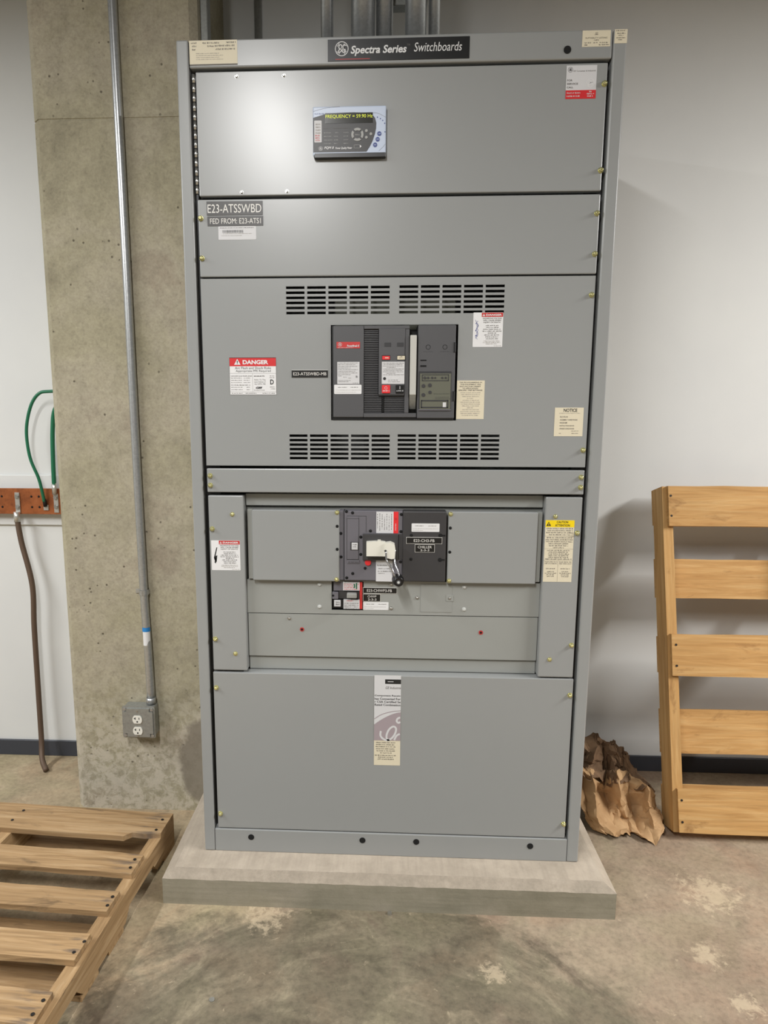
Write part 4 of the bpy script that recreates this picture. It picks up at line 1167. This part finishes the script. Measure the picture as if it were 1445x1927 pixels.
def wrap_sticker(name, z0, z1, a0, a1, mt, parent, cx):
    vs, fs = [], []
    n_ = 12
    for z in (z0, z1):
        for i in range(n_ + 1):
            a = math.radians(a0 + (a1 - a0) * i / n_)
            vs.append((cx + .0142 * math.cos(a), CY - .0170 - .0142 * math.sin(a), z))
    for i in range(n_):
        fs.append((i, i + 1, n_ + 2 + i, n_ + 1 + i))
    return from_py(name, vs, fs, mt, parent)
wrap_sticker('blue_tape', .690, .705, 10, 175, 'conduit_blue', cd, -.2812)
wrap_sticker('barcode_sticker', .640, .690, 25, 140, 'white_label', cd, -.2805)
cyl('connector', (-.276, CY - .020, .424), (0, 0, 1), .0168, .022, 'galvanised', cd, 16)
cyl('connector_screw', (-.282, CY - .036, .436), (0, -1, 0), .0035, .004, 'galvanised', cd, 10)

ob = empty('outlet_box', (-.312, CY, .365), 'square galvanised outlet box with two white receptacles on the concrete column', 'outlet')
bx0, bx1, bz0, bz1, by = -.371, -.254, .307, .424, CY - .052
box('box_body', bx0 + .003, bx1 - .003, by + .004, CY, bz0 + .003, bz1 - .003, 'galvanised_dull', ob, .006, 2)
c_ = .018
outl = [(bx0, bz0), (bx1 - .000, bz0), (bx1, bz1), (bx0, bz1)]
prism('cover', rrect(bx0, bx1, bz0, bz1, .005), by, by + .005, 'galvanised_dull', ob)
prism('cover_plate', [(bx0 + .006, bz0 + c_), (bx0 + c_, bz0 + c_), (bx0 + c_, bz0 + .006), (bx1 - c_, bz0 + .006), (bx1 - c_, bz0 + c_), (bx1 - .006, bz0 + c_), (bx1 - .006, bz1 - c_), (bx1 - c_, bz1 - c_), (bx1 - c_, bz1 - .006), (bx0 + c_, bz1 - .006), (bx0 + c_, bz1 - c_), (bx0 + .006, bz1 - c_)], by - .006, by, 'galvanised_dull', ob)
for x, z in ((bx0 + .010, bz0 + .010), (bx1 - .010, bz0 + .010), (bx0 + .010, bz1 - .010), (bx1 - .010, bz1 - .010)):
    cyl('cover_screw', (x, by, z), (0, -1, 0), .0055, .004, 'galvanised', ob, 12)
rx = -.3145
for z in (.3785, .3365):
    fc = prism('receptacle', [(rx + .0172 * math.cos(math.radians(a)), z + max(-.0142, min(.0142, .0185 * math.sin(math.radians(a))))) for a in range(0, 360, 12)], by - .009, by - .005, 'ivory', ob)
    box('slot', rx - .0085, rx - .0055, by - .0093, by - .0085, z + .0005, z + .0085, 'hole_black', fc)
    box('slot', rx - .0115, rx - .0085, by - .0093, by - .0085, z + .0030, z + .0055, 'hole_black', fc)
    box('slot', rx + .0055, rx + .0080, by - .0093, by - .0085, z + .0005, z + .0080, 'hole_black', fc)
    cyl('ground_hole', (rx, by - .0090, z - .0075), (0, -1, 0), .0030, .0004, 'hole_black', fc, 12)
for z in (bz1 - .0145, bz0 + .0105):
    cyl('plate_screw', (rx, by - .006, z), (0, -1, 0), .0028, .0015, 'steel_screw', ob, 10)

# ------------------------------------------------------------------ copper ground bar and its cables
BY = WY - .05
gb = empty('ground_bar', (-1.2, WY, 1.10), 'copper grounding bar with bolted lugs on the white wall', 'ground bar')
box('bar', -1.75, -.60, BY, BY + .0065, 1.048, 1.150, 'copper', gb, .001)
for x in (-1.66, -.66):
    cyl('standoff', (x, BY + .0065, 1.099), (0, 1, 0), .014, .032, 'red_dull', gb, 16)
def lug(x, z0, z1, ztube, parent):
    l = box('lug', x - .0095, x + .0095, BY - .0045, BY, z0, z1, 'tinned_lug', parent, .001)
    for z in (z1 - .016, z0 + .024):
        cyl('lug_bolt', (x, BY - .0045, z), (0, -1, 0), .0075, .006, 'steel_screw', l, 6, smooth=False)
        cyl('washer', (x, BY - .0045, z), (0, -1, 0), .0095, .0015, 'steel_screw', l, 16)
    return l
lug(-.9010, 1.052, 1.134, 0, gb)
lug(-.7450, 1.055, 1.131, 0, gb)
put('hole', ME_BLACK, [(-.965 - .03 * i, 1.118 - .042 * j) for i in range(3) for j in range(2)] + [(-.845 + .03 * i, 1.118 - .042 * j) for i in range(2) for j in range(2)], BY, gb)
bc_ = empty('ground_cable', (-.8128, .6032, 0), 'bare brown braided cable hanging from the copper bar to the floor', 'cable')
tube('cable', [(-.904, BY - .010, 1.052), (-.904, BY - .010, 1.035), (-.895, BY - .008, .937), (-.862, BY - .012, .764), (-.867, BY - .012, .586), (-.869, BY - .014, .336), (-.866, BY - .024, .12), (-.850, .645, .04), (-.815, .604, .011)], .0108, 'bare_braid', bc_, 12, 10)
cyl('crimp', (-.904, BY - .010, 1.018), (0, 0, 1), .0122, .040, 'tinned_lug', bc_, 14)
gc = empty('green_cable', (-.786, BY - .01, 1.079), 'green insulated cable arching from the copper bar behind the column', 'cable')
tube('cable', [(-.788, BY - .012, 1.100), (-.790, BY - .018, 1.135), (-.797, BY - .026, 1.193), (-.822, BY - .032, 1.275), (-.828, BY - .032, 1.377), (-.806, BY - .030, 1.467), (-.772, BY - .028, 1.515), (-.730, BY - .026, 1.524), (-.640, BY - .022, 1.524), (-.560, BY - .02, 1.524)], .0062, 'green_insulation', gc, 12, 8)
box('lug', -.797, -.777, BY - .005, BY, 1.064, 1.086, 'tinned_lug', gc, .001)
cyl('crimp', (-.787, BY - .0075, 1.080), (-.05, -.15, 1), .0072, .030, 'nail_dark', gc, 12)
gd = empty('green_cable', (-.743, BY - .012, 1.131), 'green insulated cable running straight up from the lug beside the column', 'cable')
tube('cable', [(-.745, BY - .010, 1.165), (-.7430, BY - .012, 1.20), (-.7405, BY - .014, 1.254), (-.733, BY - .016, 1.377), (-.715, BY - .018, 1.46), (-.66, BY - .018, 1.50), (-.58, BY - .018, 1.505)], .0085, 'green_insulation', gd, 12, 8)
cyl('crimp', (-.745, BY - .009, 1.128), (0, 0, 1), .0095, .045, 'tinned_lug', gd, 12)

# ------------------------------------------------------------------ pallet lying on the floor
def board(name, x0, x1, y0, y1, z0, z1, mt, root, jit=.002, rnd=random):
    """timber piece with slightly uneven edges"""
    bm = bmesh.new()
    bm_box(bm, x0, x1, y0, y1, z0, z1)
    L = max(x1 - x0, y1 - y0, z1 - z0)
    ax = (x1 - x0, y1 - y0, z1 - z0).index(L)
    es = [e for e in bm.edges if abs((e.verts[0].co - e.verts[1].co)[ax]) > L * .9]
    bmesh.ops.subdivide_edges(bm, edges=es, cuts=9)
    for v in bm.verts:
        v.co += Vector((rnd.uniform(-1, 1), rnd.uniform(-1, 1), rnd.uniform(-1, 1))) * jit * .5
    bmesh.ops.bevel(bm, geom=list(bm.edges), offset=.0012, segments=1, affect='EDGES') if False else None
    return from_bm(name, bm, mt, root)

LP = empty('wooden_pallet', (-0.152, 0.165, 0), 'weathered tan wooden pallet lying flat on the floor beside the column', 'pallet', None, True)
LP.rotation_euler = (0, 0, math.radians(-3.4))
# local frame: x to the left is negative, y negative towards the room
rnd = random.Random(11)
def stringer(x0, x1, root, mt):
    prof = [(0, .014), (-1.016, .014)]   # (y, z) underside with two notches
    pts = [(0.0, .098), (0.0, .014), (-.15, .014), (-.165, .030), (-.18, .048), (-.355, .048), (-.37, .030), (-.385, .014), (-.63, .014), (-.645, .03), (-.66, .048), (-.835, .048), (-.85, .03), (-.865, .014), (-1.016, .014), (-1.016, .098)]
    return prism('stringer', pts, x0, x1, mt, root, 'YZ')
for x in (-.036, -.53, -1.016):
    stringer(x, x + .036, LP, 'pallet_wood_across')
decks = [(0.0, -.135), (-.222, -.312), (-.388, -.470), (-.553, -.640), (-.732, -.822), (-.915, -1.016)]
bds = []
for i, (a, b) in enumerate(decks):
    if i == 0:
        out = [(-1.016, 0), (0, 0), (0, -.112), (-.05, -.122), (-.092, -.118), (-.104, -.130), (-.112, -.1405), (-.128, -.1400), (-.3, -.140), (-.6, -.138), (-1.016, -.139)]
        o = prism('deck_board', out, .098, .115, 'pallet_wood_along', LP, 'XY')
    else:
        o = board('deck_board', -1.016 + rnd.uniform(-.006, .004), rnd.uniform(-.014, -.006), b, a, .098, .1155, 'pallet_wood_along', LP, .003, rnd)
    bds.append(o)
    for x in (-.02, -.512):
        for k in (.3, .72):
            c = (x + rnd.uniform(-.007, .004), a + (b - a) * k, .1158)
            q = cyl('nail', c, (0, 0, 1), .0046, .0015, 'nail_dark', o, 10)
for a, b in ((0, -.09), (-.40, -.49), (-.55, -.64), (-.92, -1.016)):
    board('bottom_board', -1.016, 0, b, a, 0.0005, .0135, 'pallet_wood_along', LP, .001, rnd)

# ------------------------------------------------------------------ pallet standing against the wall
SP = empty('wooden_pallet', (1.560, 0.262 + .12, 0.0), 'amber wooden pallet standing upright and leaning on the white wall', 'pallet', None, True)
SP.rotation_euler = (math.radians(-15.6), 0, 0)
# local frame: pivot at the back foot; x right, y away from the room (front deck at y = -0.12), z up the pallet
rnd = random.Random(5)
SP_L = 1.2
for x in (-.012, .47, .95):
    prism('stringer', [(-.104, 0), (-.016, 0), (-.016, SP_L), (-.104, SP_L)], x, x + .035, 'amber_wood_upright', SP, 'YZ')
for z0, z1 in ((0.002, .146), (.527, .672), (1.055, 1.2)):
    o = board('deck_board', rnd.uniform(-.004, .003), .985, -.12, -.104, z0, z1, 'amber_wood_along', SP, .003, rnd)
    for k in (.25, .75):
        cyl('nail', (.012, -.1198, z0 + (z1 - z0) * k), (0, -1, 0), .004, .0012, 'nail_dark', o, 10)
for z0, z1 in ((0.001, .135), (.246, .400), (.53, .66), (.80, .943), (1.07, 1.2)):
    board('back_board', -.01, .985, -.016, 0, z0, z1, 'amber_wood_along', SP, .002, rnd)

# ------------------------------------------------------------------ crumpled kraft paper on the floor
KP = empty('kraft_paper', (1.40, .42, 0), 'crumpled brown kraft paper heaped on the floor between switchboard and upright pallet', 'paper')
PAPER = [
    [(1.318, .62, .04), (1.360, .64, .05), (1.395, .62, .04), (1.430, .63, .04), (1.455, .61, .03), (1.480, .62, .03), (1.500, .63, .02)],
    [(1.300, .570, .222), (1.352, .585, .240), (1.387, .540, .226), (1.426, .575, .220), (1.447, .530, .212), (1.468, .555, .175), (1.490, .580, .100)],
    [(1.296, .520, .187), (1.331, .480, .205), (1.382, .545, .180), (1.404, .480, .204), (1.439, .510, .175), (1.476, .520, .139), (1.505, .560, .070)],
    [(1.282, .480, .150), (1.309, .430, .173), (1.367, .475, .138), (1.394, .425, .172), (1.443, .470, .150), (1.487, .455, .125), (1.530, .500, .050)],
    [(1.252, .385, .183), (1.286, .355, .182), (1.359, .445, .100), (1.385, .375, .150), (1.445, .440, .120), (1.483, .375, .146), (1.532, .425, .065)],
    [(1.247, .345, .092), (1.289, .308, .106), (1.372, .425, .042), (1.393, .365, .082), (1.460, .440, .030), (1.480, .335, .092), (1.534, .385, .048)],
    [(1.258, .322, .046), (1.297, .290, .050), (1.361, .345, .020), (1.406, .385, .016), (1.451, .375, .012), (1.487, .308, .050), (1.536, .345, .038)],
    [(1.287, .317, .006), (1.324, .290, .014), (1.364, .262, .026), (1.403, .280, .010), (1.439, .256, .020), (1.481, .243, .014), (1.530, .318, .006)],
    [(1.300, .380, .003), (1.330, .360, .003), (1.366, .340, .003), (1.403, .350, .003), (1.439, .340, .003), (1.475, .330, .003), (1.510, .370, .003)],
]
def paper(name, grid, material, seed, amps):
    """crumple a sheet: split the control grid three times, jittering each new point"""
    R_ = random.Random(seed)
    g = [[Vector(p) for p in r] for r in grid]
    for amp in amps:
        new = []
        for i, r in enumerate(g):
            row = []
            for j, p in enumerate(r):
                row.append(p)
                if j < len(r) - 1: row.append((p + r[j + 1]) / 2 + Vector((R_.gauss(0, .5), R_.gauss(0, 1), R_.gauss(0, .6))) * amp)
            new.append(row)
        full = []
        for i, r in enumerate(new):
            full.append(r)
            if i < len(new) - 1:
                full.append([(a + b) / 2 + Vector((R_.gauss(0, .5), R_.gauss(0, 1), R_.gauss(0, .6))) * amp for a, b in zip(r, new[i + 1])])
        g = full
    nv = len(g[0]); vs = []; fs = []
    for r in g:
        for p in r:
            p.z = max(p.z, .0025)
            if p.y < .47: p.x = min(p.x, 1.538)
            p.x = max(p.x, 1.232)
            vs.append(p)
    for i in range(len(g) - 1):
        for j in range(nv - 1):
            a, b, c, d = i * nv + j, i * nv + j + 1, (i + 1) * nv + j + 1, (i + 1) * nv + j
            if R_.random() < .5: fs += [(a, b, c), (a, c, d)]
            else: fs += [(a, b, d), (b, c, d)]
    o = from_py(name, vs, fs, material, KP, True)
    sd_ = o.modifiers.new('thickness', 'SOLIDIFY'); sd_.thickness = .0010
    es = o.modifiers.new('creases', 'EDGE_SPLIT'); es.split_angle = math.radians(24)
    return o
paper('paper_sheet', PAPER[3:], 'kraft_paper', 5, (.010, .0045, .0014))
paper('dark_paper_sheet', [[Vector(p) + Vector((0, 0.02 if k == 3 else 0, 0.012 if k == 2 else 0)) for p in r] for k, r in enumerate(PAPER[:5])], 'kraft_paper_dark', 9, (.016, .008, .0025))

# ------------------------------------------------------------------ tiny litter on the floor
tag(cyl('hex_nut', (.574, -.128, 0), (0, 0, 1), .007, .006, 'steel_screw', None, 6, smooth=False), 'small shiny nut on the floor at the foot of the pad', 'nut')
tag(cyl('metal_washer', (.13, -.45, 0), (0, 0, 1), .007, .002, 'steel_screw', None, 16), 'tiny bright washer on the concrete floor beside the flat pallet', 'washer')

# merge same-look repeats into named groups
for o in list(bpy.data.objects):
    if '_local' in o: del o['_local']
